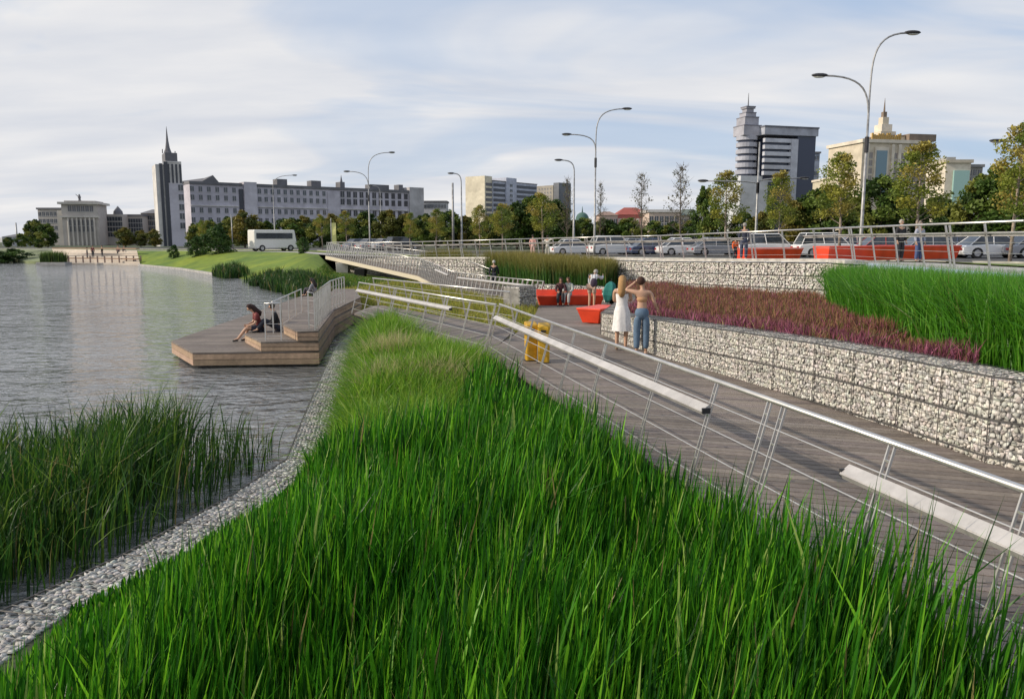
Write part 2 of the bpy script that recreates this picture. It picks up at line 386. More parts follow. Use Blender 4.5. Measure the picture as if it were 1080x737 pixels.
mainpoly = [(B0.x, B0.y), (B1.x, B1.y), (.15, 22.2), (.95, 31), (1.25, 36.3), (-.2, 39.2), (-1.2, 41), (-3.5, 45), (-6.4, 54), (-16.4, 70), (-14.6, 72), (-4.2, 57.5), (-.6, 48.5), (1.3, 41.2), (4.6, 38.6),
            (W1e[1].x+.1, W1e[1].y), (W1e[0].x+.1, W1e[0].y), (W1p[7].x+.15, W1p[7].y), (W1p[5].x+.2, W1p[5].y), (W1p[3].x+.2, W1p[3].y), (W1p[1].x+.1, W1p[1].y+.1), (8.5, 7.6), (8.5, 2)]
def planks(mb, poly, ang, width, zf, th=.05, gap=.012):
    d = Vector((math.cos(ang), math.sin(ang))); n = Vector((-d.y, d.x))
    P = [Vector(p[:2]) for p in poly]; cs = [p.dot(n) for p in P]
    def hits(c):
        r = []
        for i in range(len(P)):
            a, b_ = P[i], P[(i+1) % len(P)]; ca, cb_ = a.dot(n)-c, b_.dot(n)-c
            if (ca > 0) != (cb_ > 0): r.append(lerp(a, b_, ca/(ca-cb_)).dot(d))
        return sorted(r)
    c = min(cs)
    while c < max(cs):
        c0, c1 = c+gap/2, c+width-gap/2; h0, h1 = hits(c0), hits(c1)
        if len(h0) == len(h1) and len(h0) > 1:
            g = random.uniform(.74, 1.2); mb.ct = (g, g*random.uniform(.97, 1.02), g*random.uniform(.94, 1.03))
            for k in range(0, len(h0), 2):
                q = [d*h0[k]+n*c0, d*h0[k+1]+n*c0, d*h1[k+1]+n*c1, d*h1[k]+n*c1]
                mb.hexa([(p.x, p.y, zf(p.x, p.y)-th) for p in q], [(p.x, p.y, zf(p.x, p.y)) for p in q])
        c += width
    mb.ct = (1, 1, 1)
mb = MB(); planks(mb, mainpoly, R(-17), .15, lambda x, y: dz(y), gap=.02); bw = mb.build('boardwalk', M['deck'], tint=True); tag(bw, kind='structure')
# side path to the platform
A0 = Vector((B1.x, B1.y+.3)); A1 = G(379, 331, .9); 
p2 = [(B1.x+.02, B1.y+.05), (A1.x-.25, A1.y+.2), (A1.x-.1, A1.y+3.2), (-5.2, 31.3), (.1, 22.4)]
def p2z(x, y): return 1.0+.1*max(-1, x/6) if x < 0 else dz(y)-.004
mb = MB(); planks(mb, p2, R(62), .145, lambda x, y: p2z(x, y)-.004); tag(mb.build('side_path', M['deck'], tint=True), kind='structure')
# fascia under the deck edges, so that the deck has real depth
def fascia(pts, zf, name, label, m, h=.22, mid='beam'):
    mb = MB()
    for a, b_ in zip(pts, pts[1:]):
        mb.hexa([(a[0], a[1], zf(*a)-.055-h), (b_[0], b_[1], zf(*b_)-.055-h), (b_[0]+.06, b_[1]+.06, zf(*b_)-.055-h), (a[0]+.06, a[1]+.06, zf(*a)-.055-h)],
                [(a[0], a[1], zf(*a)-.055), (b_[0], b_[1], zf(*b_)-.055), (b_[0]+.06, b_[1]+.06, zf(*b_)-.055), (a[0]+.06, a[1]+.06, zf(*a)-.055)])
    tag(mb.build(name, m), label, mid)
fascia([(B0.x, B0.y), (B1.x, B1.y)], lambda x, y: dz(y), 'edge_beam', 'dark edge beam under the long boardwalk beside the tall grass', M['timber'], .3)
fascia([(B1.x, B1.y), (A1.x-.25, A1.y+.2)], p2z, 'edge_beam', 'pale edge beam under the short side path to the platform', M['timber'], .3)

# ground of the planted beds
bedz = .42
cwL = [G(px, py, .45) for px, py in [(-140, 740), (0, 645), (130, 585), (240, 525), (303, 484), (322, 436), (340, 395), (355, 364), (374, 340)]]
cwL[-1] = Vector((A1.x-.05, A1.y-.2, .45))
mb = MB(); poly = [(p.x+.53, p.y+.02) for p in cwL]+[(A1.x, A1.y+.6), (B1.x+.4, B1.y+.4), (B0.x+.4, B0.y), (B0.x, -4), (-4.5, -4)]
mb.prism(poly, -.5, bedz); tag(mb.build('bed_ground', M['soil']), kind='structure')
yp = [(A1.x-.2, A1.y+2.8), (-5.3, 31), (.1, 22.6), (.95, 31), (1.25, 36.3), (-1.2, 41), (-3.5, 45), (-7.3, 57), (-10, 45), (-7.5, 37)]
mb = MB(); mb.prism(yp, -.5, .32); tag(mb.build('meadow_ground', M['meadow']), kind='structure')
mb = MB(); hp = [(W1p[0].x+4.4, W1p[0].y+.7), (W1p[0].x+.2, W1p[0].y+.4), (W1p[1].x+.3, W1p[1].y+.4), (W1p[3].x+.3, W1p[3].y), (W1p[5].x+.3, W1p[5].y), (W1p[7].x+.3, W1p[7].y+.3), (W1e[0].x+.3, W1e[0].y), (W1e[1].x+.3, W1e[1].y), (5.4, 41.3), (7.5, 38.1), (11.8, 29), (11.35, 17), (11.4, 8)]
def hbz(x, y): return float(np.interp(y, [7, 16, 22, 35, 60], [1.86, 1.66, 1.42, 1.2, .9]))
mb.prism(hp, -.5, hbz); tag(mb.build('terrace_ground', M['soil']), kind='structure')
cp_ = [(4.6, 38.7), (1.3, 41.4), (-.5, 48.7), (-4.1, 57.7), (-7, 59), (1.5, 48.6), (5.6, 41.5)]
mb = MB(); mb.prism(cp_, -.5, .9); tag(mb.build('reed_bed_ground', M['soil']), kind='structure')

# ================================================================ GABION WALLS
stT = []
for k in range(16):               # angular quarry stones: convex hulls of random points
    bm = bmesh.new(); d = rng.normal(size=(13, 3)); d /= np.linalg.norm(d, axis=1)[:, None]; d = np.sign(d)*np.abs(d)**.6
    d *= rng.uniform(.75, 1.0, (13, 1))*np.array([rng.uniform(.9, 1.3), rng.uniform(.65, .95), rng.uniform(.6, .85)])
    vs = [bm.verts.new(p) for p in d]; r_ = bmesh.ops.convex_hull(bm, input=vs)
    bmesh.ops.delete(bm, geom=[g_ for g_ in r_['geom_interior'] if isinstance(g_, bmesh.types.BMVert)], context='VERTS')
    bmesh.ops.triangulate(bm, faces=bm.faces); bm.verts.index_update(); stT.append((np.array([v.co[:] for v in bm.verts]), np.array([[v.index for v in f.verts] for f in bm.faces]))); bm.free()
def rotm(n):
    q = rng.normal(size=(n, 4)); q /= np.linalg.norm(q, axis=1)[:, None]; w_, x, y, z = q.T
    return np.stack([1-2*(y*y+z*z), 2*(x*y-z*w_), 2*(x*z+y*w_), 2*(x*y+z*w_), 1-2*(x*x+z*z), 2*(y*z-x*w_), 2*(x*z-y*w_), 2*(y*z+x*w_), 1-2*(x*x+y*y)], 1).reshape(n, 3, 3)
def stonefill(quads, size, name, parent, sm=None):
    C = []; NN = []; PL = []
    for (a, b_, c, d), nrm in quads:
        a, b_, c, d = [np.array(p[:]) for p in (a, b_, c, d)]; nrm = np.array(nrm[:])
        lu = np.linalg.norm(b_-a); lv = max(np.linalg.norm(d-a), np.linalg.norm(c-b_)); sp_ = size*.8
        nu = max(1, int(round((lu-.05)/sp_))); nv = max(1, int(round((lv-.03)/(sp_*.85))))
        for j in range(nv):
            for i in range(nu):
                u = (i+.5+(.25 if j % 2 else -.25)+random.uniform(-.22, .22))/nu; v = (j+.5+random.uniform(-.25, .25))/nv
                u = min(max(u, .45*size/lu), 1-.45*size/lu); v = min(max(v, .42*size/max(lv, .1)), 1-.42*size/max(lv, .1))
                p = (a*(1-u)+b_*u)*(1-v)+(d*(1-u)+c*u)*v; C.append(p-nrm*(size*random.uniform(.24, .38))); NN.append(nrm); PL.append(float(np.dot(p, nrm))-random.uniform(.004, .02))
    C = np.array(C); NN = np.array(NN); PL = np.array(PL); kk = rng.integers(0, len(stT), len(C)); VV = []; FF = []; TT = []; b0 = 0
    for k, (bv, bf) in enumerate(stT):
        s_ = kk == k; n = int(s_.sum())
        if not n: continue
        sc = size*.5*rng.uniform(.9, 1.4, (n, 1, 1)); V = np.einsum('nij,kj->nki', rotm(n), bv)*sc+C[s_][:, None, :]
        N_ = NN[s_][:, None, :]; ov = np.maximum(0, (V*N_).sum(2)-PL[s_][:, None]); V = V-ov[..., None]*N_
        g = rng.uniform(.82, 1.12, (n, 1)); t = g*np.array([[1, .985, .95]])*rng.uniform(.96, 1.05, (n, 3)); dk = rng.random(n) < .12; t[dk] *= .72
        VV.append(V.reshape(-1, 3)); FF.append((bf[None]+(np.arange(n)*len(bv))[:, None, None]).reshape(-1, 3)+b0); TT.append(np.repeat(t[:, None], len(bv), 1).reshape(-1, 3)); b0 += n*len(bv)
    return npmesh(name, np.concatenate(VV), np.concatenate(FF), np.concatenate(TT), sm or M['stone'], parent)
def gabion(label, pts, width, zbot, side, layers=(.5,), size=.11, ends=(True, True), coping=False, wstep=.1, group=None, name='gabion_wall', sm=None):
    """pts: top front edge points; side: +1 when the body lies to the right of the travel direction"""
    pts = [Vector(p) for p in pts]; root = empty(name, (0, 0, 0), 0, label, 'gabion wall', group)
    q = [pts[0]]
    for a, b_ in zip(pts, pts[1:]):
        n = max(1, round((b_-a).length/1.0))
        for i in range(1, n+1): q.append(lerp(a, b_, i/n))
    m = len(q); ns = []
    for i in range(m):
        d = q[min(i+1, m-1)]-q[max(i-1, 0)]; d.z = 0; d.normalize(); ns.append(Vector((d.y, -d.x, 0))*side)
    bk = [p+n*width for p, n in zip(q, ns)]; quads = []; wires = MB(); frame = MB(); core = MB()
    zb = zbot if callable(zbot) else (lambda x, y: zbot)
    up = Vector((0, 0, 1))
    for i in range(m-1):
        a, b_ = q[i], q[i+1]; n = -(ns[i]+ns[i+1]).normalized(); za, zb_ = zb(a.x, a.y), zb(b_.x, b_.y)
        # layers down the face
        ta, tb = a.z, b_.z; k = 0
        while min(ta, tb) > min(za, zb_)+.03 and k < 6:
            h = layers[min(k, len(layers)-1)]; la, lb = max(ta-h, za-.02), max(tb-h, zb_-.02)
            if ta-la < .04 and tb-lb < .04: break
            A, B = Vector((a.x, a.y, la)), Vector((b_.x, b_.y, lb)); C_, D_ = Vector((b_.x, b_.y, tb)), Vector((a.x, a.y, ta))
            quads.append(((A, B, C_, D_), n))
            frame.tube([D_-n*-.012, C_-n*-.012], .011, 5); frame.tube([A-n*-.012, D_-n*-.012], .006, 5)
            if wstep:
                L_ = (b_-a).length; nn = int(L_/wstep)
                for j in range(1, nn): wires.tube([lerp(A, B, j/nn)+n*.012, lerp(D_, C_, j/nn)+n*.012], .003, 4, False)
                nn = int((ta-la)/wstep)
                for j in range(1, nn): wires.tube([lerp(A, D_, j/nn)+n*.012, lerp(B, C_, j/nn)+n*.012], .003, 4, False)
            ta, tb = la, lb; k += 1
        quads.append(((a, b_, bk[i+1], bk[i]), up))
        frame.tube([a+up*.012, bk[i]+up*.012], .006, 5)
        if wstep:
            nn = int((b_-a).length/wstep)
            for j in range(1, nn): wires.tube([lerp(a, b_, j/nn)+up*.012, lerp(bk[i], bk[i+1], j/nn)+up*.012], .003, 4, False)
            nn = int(width/wstep)
            for j in range(1, nn): wires.tube([lerp(a, bk[i], j/nn)+up*.012, lerp(b_, bk[i+1], j/nn)+up*.012], .003, 4, False)
        e = size*.55; i0, i1 = a-n*e, b_-n*e; o0, o1 = bk[i]+n*e*.3, bk[i+1]+n*e*.3
        core.hexa([(p.x, p.y, z) for p, z in ((i0, za-.3), (i1, zb_-.3), (o1, zb_-.3), (o0, za-.3))], [(p.x, p.y, p.z-e) for p in (i0, i1, o1, o0)])
    for ei, (i, j) in enumerate(((0, 1), (m-1, m-2))):
        if not ends[ei]: continue
        a, b_ = q[i], bk[i]; n = (q[i]-q[j]); n.z = 0; n.normalize(); z0 = zb(a.x, a.y)
        t = a.z
        while t > z0+.05:
            l = max(t-layers[0], z0); quads.append(((Vector((a.x, a.y, l)), Vector((b_.x, b_.y, l)), Vector((b_.x, b_.y, t)), Vector((a.x, a.y, t))), n)); t = l
    stonefill(quads, size, 'stone_fill', root, sm)
    core.build('core', M['core'], root); frame.build('basket_frame', M['dark_wire'], root)
    if wires.v: wires.build('wire_mesh', M['wire'], root)
    if coping:
        cm_ = MB()
        for i in range(m-1):
            a, b_, c, d = q[i]-ns[i]*.06, q[i+1]-ns[i+1]*.06, bk[i+1], bk[i]
            cm_.hexa([p+up*.03 for p in (a, b_, c, d)], [p+up*.15 for p in (a, b_, c, d)])
        cm_.build('coping', M['coping'], root)
    return root
gabion('long pale stone gabion wall in front of the purple heather, two women beside it', [W1p[0]+Vector((4.5, .3, 0))]+W1p+W1e, .6, lambda x, y: dz(y)-.12 if y > 10 else .95, 1, (.48, .42), .076, (False, True))
gabion('low grey gabion wall edging the lake beside the tall foreground grass', [(p.x, p.y, .45) for p in cwL][::-1], .56, -.1, -1, (.5,), .078, (False, False), wstep=.1, sm=M['stone_grey'])
W2p = [(11.2, 26.5, 2.68), (11.5, 29, 2.66), (7.3, 38, 2.42), (5.7, 41.3, 2.38)]
R1b = [(-16.2, 71.8, 2.0), (-7, 58.3, 2.12), (1.3, 48.2, 2.37), (5.7, 41.5, 2.5), (7.3, 38.1, 2.54), (11.55, 29.1, 2.78), (11.15, 17, 2.82), (11.0, 9, 2.84)]
gabion('upper pale gabion retaining wall behind the heather, below the promenade railing', W2p, .7, hbz, 1, (.5, .5, .5), .14, (True, False), coping=True, wstep=0)
gabion('distant gabion retaining wall behind the brown-topped reeds', [(5.7, 41.4, 2.38), (1.3, 48.2, 2.25), (-7, 58.3, 1.98), (-16, 71.6, 1.85)], .6, .6, 1, (.5,), .17, (False, False), coping=True, wstep=0)
gabion('short grey gabion pier between the yellow meadow and the red bench', [G(548, 303, 1.45), G(566, 301.5, 1.45)], .9, .55, -1, (.45,), .1, (True, True), wstep=.1)
gabion('low gabion strip behind the long red bench', [(1.15, 40.3, 1.22), (4.5, 38.0, 1.22)], .5, .4, -1, (.5,), .13, (True, True), wstep=0)

# ================================================================ RAILINGS
def railing(label, line, side, h=1.1, lean=LEAN, step=1.4, boards=(), wires=4, ladder=True, topr=.024, group=None, postw=.035, posts_at=None, double=3):
    """line: base points; side=+1: leans to the right of the travel direction"""
    line = [Vector(p) for p in line]; root = empty('railing', line[0], 0, label, 'railing', group); O = line[0]
    seg = []; tot = 0
    for a, b_ in zip(line, line[1:]): seg.append((tot, (b_-a).length, a, b_)); tot += (b_-a).length
    def at(s, t=0):
        s = max(0, min(tot, s))
        for s0, l, a, b_ in seg:
            if s <= s0+l+1e-6: break
        p = lerp(a, b_, (s-s0)/l); d = (b_-a); d.z = 0; d.normalize(); n = Vector((d.y, -d.x, 0))*side
        return p+n*lean*t+Vector((0, 0, h*t))-O, (b_-a).normalized(), n
    def nodes(s0, s1): return [s0]+[s for s, _, _, _ in seg if s0 < s < s1]+[s1]
    mb = MB()
    for a, b_ in zip(nodes(0, tot), nodes(0, tot)[1:]): mb.tube([at(a+.001, 1)[0], at(b_-.001, 1)[0]], topr, 10)
    mb.build('top_rail', M['steel'], root, smooth_=True)
    # posts
    ss = posts_at if posts_at else [min(tot-.02, .02+i*(tot-.04)/max(1, round(tot/step))) for i in range(round(tot/step)+1)]
    ss2 = []
    for i, s in enumerate(ss):
        ss2.append(s)
        if double and i % double == double-1 and 0 < i < len(ss)-1: ss2.append(s+.19)
    cnt = 0
    for s in ss2:
        p0, d, n = at(s, 0); p1 = at(s, .985)[0]; mb = MB(); up = (p1-p0).normalized()
        if ladder:
            for o in (-.028, .028): mb.bar(p0+d*o, p1+d*o, .011, postw*.55, up=n)
            for k in range(5):
                f = .1+k*.2; mb.bar(lerp(p0, p1, f)-d*.03, lerp(p0, p1, f)+d*.03, .014, .014)
        else: mb.bar(p0, p1, postw*.6, postw, up=n)
        mb.build('post', M['steel'], root)
    for k in range(wires):
        t = .16+.64*k/max(1, wires-1); mb = MB()
        for a, b_ in zip(nodes(0, tot), nodes(0, tot)[1:]): mb.tube([at(a+.001, t)[0], at(b_-.001, t)[0]], .006, 6)
        mb.build('rail_wire', M['steel'], root)
    for (s0, s1) in boards:
        mb = MB(); br = MB()
        for a, b_ in zip(nodes(s0, s1), nodes(s0, s1)[1:]):
            pa, d, n = at(a+.001, .77); pb = at(b_-.001, .77)[0]; o = -n*.10
            nrm = (Vector((0, 0, 1))-n*.75).normalized()
            mb.bar(pa+o, pb+o, .095, .03, up=nrm)
            mb.bar(pa+o-n*.03-Vector((0, 0, .04)), pb+o-n*.03-Vector((0, 0, .04)), .015, .05, up=nrm)
        lb = mb.build('light_hood', M['white_metal'], root)
        for e in (s0, s1):
            br = MB(); pa, d, n = at(e, .77); br.bar(pa-n*.1-Vector((0, 0, .018))-d*.012, pa-n*.1-Vector((0, 0, .018))+d*.012, .085, .055); br.build('hood_end', M['dark_metal'], lb)
        for s in ss2:
            if s0 < s < s1: br = MB(); pa, d, n = at(s, .74); br.bar(pa+n*.02, pa-n*.12, .03, .02); br.build('bracket', M['dark_metal'], lb)
    return root
LR = (B1-B0).length
def sOf(px):                       # distance along the long railing whose top shows at this column
    best = min(range(0, 2000), key=lambda i: abs(project(lerp(Ts, T1, i/2000))[0]-px)); return best/2000*LR
def project(p):
    v = p-Vector((0, 0, CZ)); dep = v.y*cp-v.z*sp; return 540+F*v.x/dep, 368.5-F*(v.y*sp+v.z*cp)/dep
posts = [.4, 2.0]+[sOf(px) for px in (1085, 942, 828, 813, 757, 697, 640, 607, 583, 563, 546)]+[LR-.05]
railing('long leaning steel railing with two white light hoods beside the boardwalk and tall grass', [B0, B1], 1, posts_at=posts, boards=[(.6, sOf(915)), (sOf(762), LR-.25)], double=0)
bpy.context.view_layer.update()
p0 = Vector((B1.x, B1.y, 1.0)); p1 = Vector((A1.x-.3, A1.y+.1, .9)); LA = (p1-p0).length
railing('steel railing of the side path nearest the grass, with a white light hood', [p0+(p1-p0)*.012, p1], 1, boards=[(LA*.2, LA*.965)], step=1.5)
railing('far steel railing of the side path against the yellow meadow', [(.1, 22.5, .95), (-5.3, 31.1, .9)], -1, step=1.5, lean=.2, double=0)
RL = [(1.25, 36.3, .47), (-1.2, 41, .46), (-3.5, 45, .5), (-6.4, 54, 1.0), (-11.4, 62, 1.5), (-16.4, 70, 2.0)]
railing('leaning railing along the near side of the curved ramp, with light hoods', RL, 1, step=.5, boards=[(.8, 9.2), (11, 14.5)], double=0, lean=.25, ladder=False, postw=.07)
railing('far railing of the curved ramp up to the street', [(-.9, 48.3, .46), (-4.4, 57.3, 1.3), (-14.8, 71.8, 2.02)], -1, step=1.0, double=0, lean=.15)
railing('upper promenade railing with a grey leaning board above the gabion wall', R1b[::-1], -1, h=1.12, step=1.6, boards=[(1, 21.2), (24.5, 60)], lean=.22, topr=.03, postw=.05, double=4)
railing('pale railing of the street edge beyond the curved ramp', [(-9, 64.5, 2.02), (-17.5, 75, 1.98)], 1, step=1.2, double=0, lean=0)
# ramp: beam, piers
mb = MB()
rp = [(-3.5, 45, .45), (-6.4, 54, 1.0), (-11.4, 62, 1.5), (-16.4, 70, 2.0)]
for a, b_ in zip(rp, rp[1:]): mb.bar(Vector(a)+Vector((-.03, 0, -.19)), Vector(b_)+Vector((-.03, 0, -.19)), .12, .28)
tag(mb.build('ramp_beam', paint((.58, .52, .40), .6)), 'pale yellow beam along the underside edge of the curved ramp', 'beam')
for (px, wd, lb_) in ((361, .9, 'grey concrete pier under the far end of the curved ramp'), (379, .7, 'brown pier next to the grey pier under the ramp')):
    t = next(i/100 for i in range(101) if project(lerp(Vector(rp[2]), Vector(rp[3]), i/100))[0] <= px) if px < 372 else .75
    c = lerp(Vector(rp[2]), Vector(rp[3]), t) if px < 372 else W(379, 280, 62)
    mb = MB(); z1 = dz(c.y)-.3
    mb.hexa([(c.x-wd/2, c.y-.1, 0), (c.x+wd/2, c.y-.1, 0), (c.x+wd/2, c.y+.9, 0), (c.x-wd/2, c.y+.9, 0)], [(c.x-wd/2-.08, c.y-.1, z1), (c.x+wd/2+.08, c.y-.1, z1), (c.x+wd/2+.08, c.y+.9, z1), (c.x-wd/2-.08, c.y+.9, z1)])
    tag(mb.build('pier', M['concrete'] if px < 372 else M['timber'], bevel=.03), lb_, 'pier')

# ================================================================ TIMBER PLATFORM
c0 = G(204, 388.5, 0); cR = G(337, 386.5, 0)
L0c = G(180.6, 359.7, .44); ex = Vector((cR.x, cR.y))
L0 = [(c0.x, c0.y), (cR.x, cR.y), (-6.4, 28.3), (-6.6, 34.5), (-8.3, 42), (-11.4, 42.5), (L0c.x, L0c.y)]
s1 = G(276.5, 359.7, .72); s1l = G(258, 352, .72); s2 = G(317, 348, 1.0); s2l = G(299, 342.6, 1.0)
yo = c0.y+(cR.y-c0.y)*.6
L1 = [(s1.x, yo-.004), (cR.x-.004, cR.y-.004), (-6.4, 28.3), (-6.6, 34.5), (-8.2, 41), (-9.8, 41), (-8.5, 30), (s1l.x, s1l.y)]
L2 = [(s2.x, yo+.06), (cR.x-.008, cR.y-.008), (-6.42, 28.3), (-6.62, 34.4), (-8.0, 40), (-9.0, 40), (-7.5, 29), (s2l.x, s2l.y)]
plat = empty('timber_platform', (c0.x, c0.y, 0), 0, 'stepped timber platform standing over the lake water with a cable rail', 'platform')
Pm = Matrix.Translation((-c0.x, -c0.y, 0))
def level(poly, z, zlow, nm, nb):
    mb = MB(); planks(mb, poly, R(2), .14, lambda x, y: z, .04); o = mb.build(nm, M['deck'], plat, tint=True); o.data.transform(Pm)
    mb = MB(); hb = (z-.045-zlow)/nb
    ctr = Vector((sum(p[0] for p in poly)/len(poly), sum(p[1] for p in poly)/len(poly), 0))
    for i in range(len(poly)):
        a = Vector((*poly[i], 0)); b_ = Vector((*poly[(i+1) % len(poly)], 0)); d = (b_-a).normalized(); n = Vector((-d.y, d.x, 0))
        for k in range(nb):
            g = random.uniform(.8, 1.15); mb.ct = (g, g*random.uniform(.96, 1.02), g*random.uniform(.92, 1.04))
            z0 = zlow+k*hb+.006; z1 = zlow+(k+1)*hb-.006
            A_, B_ = a+d*.005, b_-d*.005
            mb.hexa([(p.x, p.y, z0) for p in (A_, B_, B_+n*.04, A_+n*.04)], [(p.x, p.y, z1) for p in (A_, B_, B_+n*.04, A_+n*.04)])
    o = mb.build('side_cladding', M['timber'], plat, tint=True); o.data.transform(Pm)
level(L0, .44, .07, 'lower_deck', 2)
level(L1, .72, .45, 'middle_deck', 2)
level(L2, 1.0, .73, 'upper_deck', 2)
mb = MB(); inset = [(lerp(p[0], -8, .04), lerp(p[1], 30, .04)) for p in L0]; mb.prism(inset, -.4, .35); o = mb.build('dark_base', M['core'], plat); o.data.transform(Pm)
def cable_rail(label, pts, step, bars, h=1.05, group=None):
    pts = [Vector(p) for p in pts]; root = empty('handrail', pts[0], 0, label, 'handrail', group); O = pts[0]; H = Vector((0, 0, h))
    mb = MB(); mb.tube([p+H-O for p in pts], .022, 8); mb.build('top_rail', M['steel'], root, smooth_=True)
    for a, b_ in zip(pts, pts[1:]):
        n = max(1, round((b_-a).length/step))
        for i in range(n+1 if b_ is pts[-1] else n):
            p = lerp(a, b_, i/n)-O; mb = MB(); mb.bar(p, p+H, .035, .035); mb.build('post', M['steel'], root)
    for k in range(bars):
        mb = MB(); z = Vector((0, 0, h*(.12+.66*k/max(1, bars-1)))); mb.tube([p+z-O for p in pts], .006, 6); mb.build('cable', M['steel'], root)
    return root
r0 = s1+Vector((.08, .08, 0)); r1 = G(296, 359.7, .72)+Vector((0, .1, 0))
cable_rail('short two-post handrail at the front of the middle platform step', [r0, r1], .62, 3)
cable_rail('tall many-post handrail along the right edge of the upper platform deck', [G(325, 347.5, 1.0)+Vector((0, .12, 0)), (cR.x-.12, cR.y+.15, 1.0), (-6.46, 28.0, 1.0), (-6.6, 31.0, 1.0)], .55, 3)
cable_rail('sloping handrail behind the seated pair on the platform', [(-7.2, 23.6, .72), (-7.9, 29.5, .72)], 1.5, 1, h=.95)

# ================================================================ PLANTING
def area_n(poly): 
    a = 0
    for i in range(len(poly)): x1, y1 = poly[i][:2]; x2, y2 = poly[(i+1) % len(poly)][:2]; a += x1*y2-x2*y1
    return abs(a)/2
gp = [(p.x+.62, p.y+.05) for p in cwL[1:]]
gpoly = [(-3.3, 2.2)]+gp[:-1]+[(gp[-1][0], gp[-1][1]-1.2), (B1.x-.35, B1.y-.3), (B0.x-.12, B0.y), (B0.x, 2.2)]
def lightmask(P):  # the patch of short pale grass
    e = P[:, 0]-(-1.7+.35*(vnoise(P, .8, 3)-.5)); d = np.interp(P[:, 1], [0, 8.2, 9.5, 11.5, 15, 19, 30], [-9, -3.2, -1.9, -1.0, -.55, -.1, 9])
    return (P[:, 0] < d+1.2*(vnoise(P, .7, 4)-.5)*1.6) & (P[:, 1] > 9.4+2.0*(vnoise(P, .5, 5)-.5)+np.maximum(0, P[:, 0]+1.6)*1.2)
P = scatter(gpoly, 56000, lambda P: np.clip(5.0/np.maximum(P[:, 1], 2), .22, 1))
lm = lightmask(P); Pn = P[~lm]; 
hh = (.74+.42*vnoise(Pn, .9, 1))*rng.triangular(.5, .95, 1.32, len(Pn))*np.interp(Pn[:, 1], [0, 6, 11, 16, 28], [1, 1, .97, .92, .7])
px_ = 540+F*Pn[:, 0]/Pn[:, 1]; by = bedz
def wallcap(Q, h, j):      # the grass stays low along the lake wall
    px_ = 540+F*Q[:, 0]/(Q[:, 1]*cp+.35); yl = np.interp(px_, [-100, 0, 130, 240, 300, 330, 345, 357, 366, 375, 382], [775, 712, 634, 556, 520, 478, 445, 417, 392, 362, 345])
    zm = CZ-np.tan(PITCH+np.arctan((yl-368.5)/F))*Q[:, 1]; cap = np.maximum(.12, (zm-bedz))*rng.uniform(.75, 1.12+j, len(Q)); h = np.where(px_ < 383, np.minimum(h, cap), h); xw = np.interp(Q[:, 1], [p.y for p in cwL], [p.x for p in cwL])+.56; return np.where(Q[:, 1] > 9, np.minimum(h, .22+1.1*np.maximum(0, Q[:, 0]-xw)), h)
dr = (B0.x+(B1.x-B0.x)*(Pn[:, 1]-B0.y)/(B1.y-B0.y))-Pn[:, 0]
hh *= 1.03+.10*np.clip(1-dr/1.6, 0, 1)*(Pn[:, 1] < 10); hh *= 1+.22*np.clip(1-dr/1.2, 0, 1)*np.clip((7-Pn[:, 1])/2, 0, 1); hh = wallcap(Pn, hh, .12)
ww = rng.uniform(.013, .034, len(Pn))*np.interp(Pn[:, 1], [0, 5, 15, 28], [1, 1.0, 1.5, 2.2])
g = blades('tall_grass', Pn, np.full(len(Pn), bedz), hh, ww, [(.03, .15, .006), (.06, .235, .010), (.012, .07, .006), (.17, .42, .02), (.36, .50, .12)], [4, 4, 4.5, 2.2, .4], lean=.05, bend=.09, wind=(.04, 0), dead=.008, kink=.03)
tag(g, 'tall bright green iris-like grass filling the foreground bed', 'grass', kind='stuff')
Pl = scatter([p for p in gpoly], 52000, lambda P: (lightmask(P))*np.clip(14/np.maximum(P[:, 1], 2), .3, 1))
hl = wallcap(Pl, (.40+.42*vnoise(Pl, .8, 8))*rng.uniform(.6, 1.2, len(Pl))*np.interp(Pl[:, 1], [13, 18, 24, 28], [1, 1.65, 1.5, 1.2]), .1); 
tn = (vnoise(Pl, .75, 9)+.35*vnoise(Pl, 3, 10)) > 1.04
g = blades('seeding_grass', Pl[tn], np.full(tn.sum(), bedz), hl[tn]*1.04, rng.uniform(.014, .026, tn.sum()), [(.30, .36, .07), (.40, .40, .16), (.16, .28, .03)], [3, 3, 2], lean=.35, bend=.55, segs=3, tip=(.46, .40, .22), tipstart=.55, kink=.2)
tag(g, 'pale tan seeding grass clumps within the yellow-green meadow patch', 'grass', kind='stuff')
g = blades('meadow_grass', Pl[~tn], np.full((~tn).sum(), bedz), hl[~tn], rng.uniform(.016, .03, (~tn).sum()), [(.15, .31, .02), (.24, .40, .035), (.08, .21, .015), (.34, .42, .09)], [5, 4, 4, 1], lean=.36, bend=.5, wind=(.03, 0), segs=3, dead=.02, kink=.12)
tag(g, 'short pale yellow-green meadow grass by the lake wall', 'grass', kind='stuff')
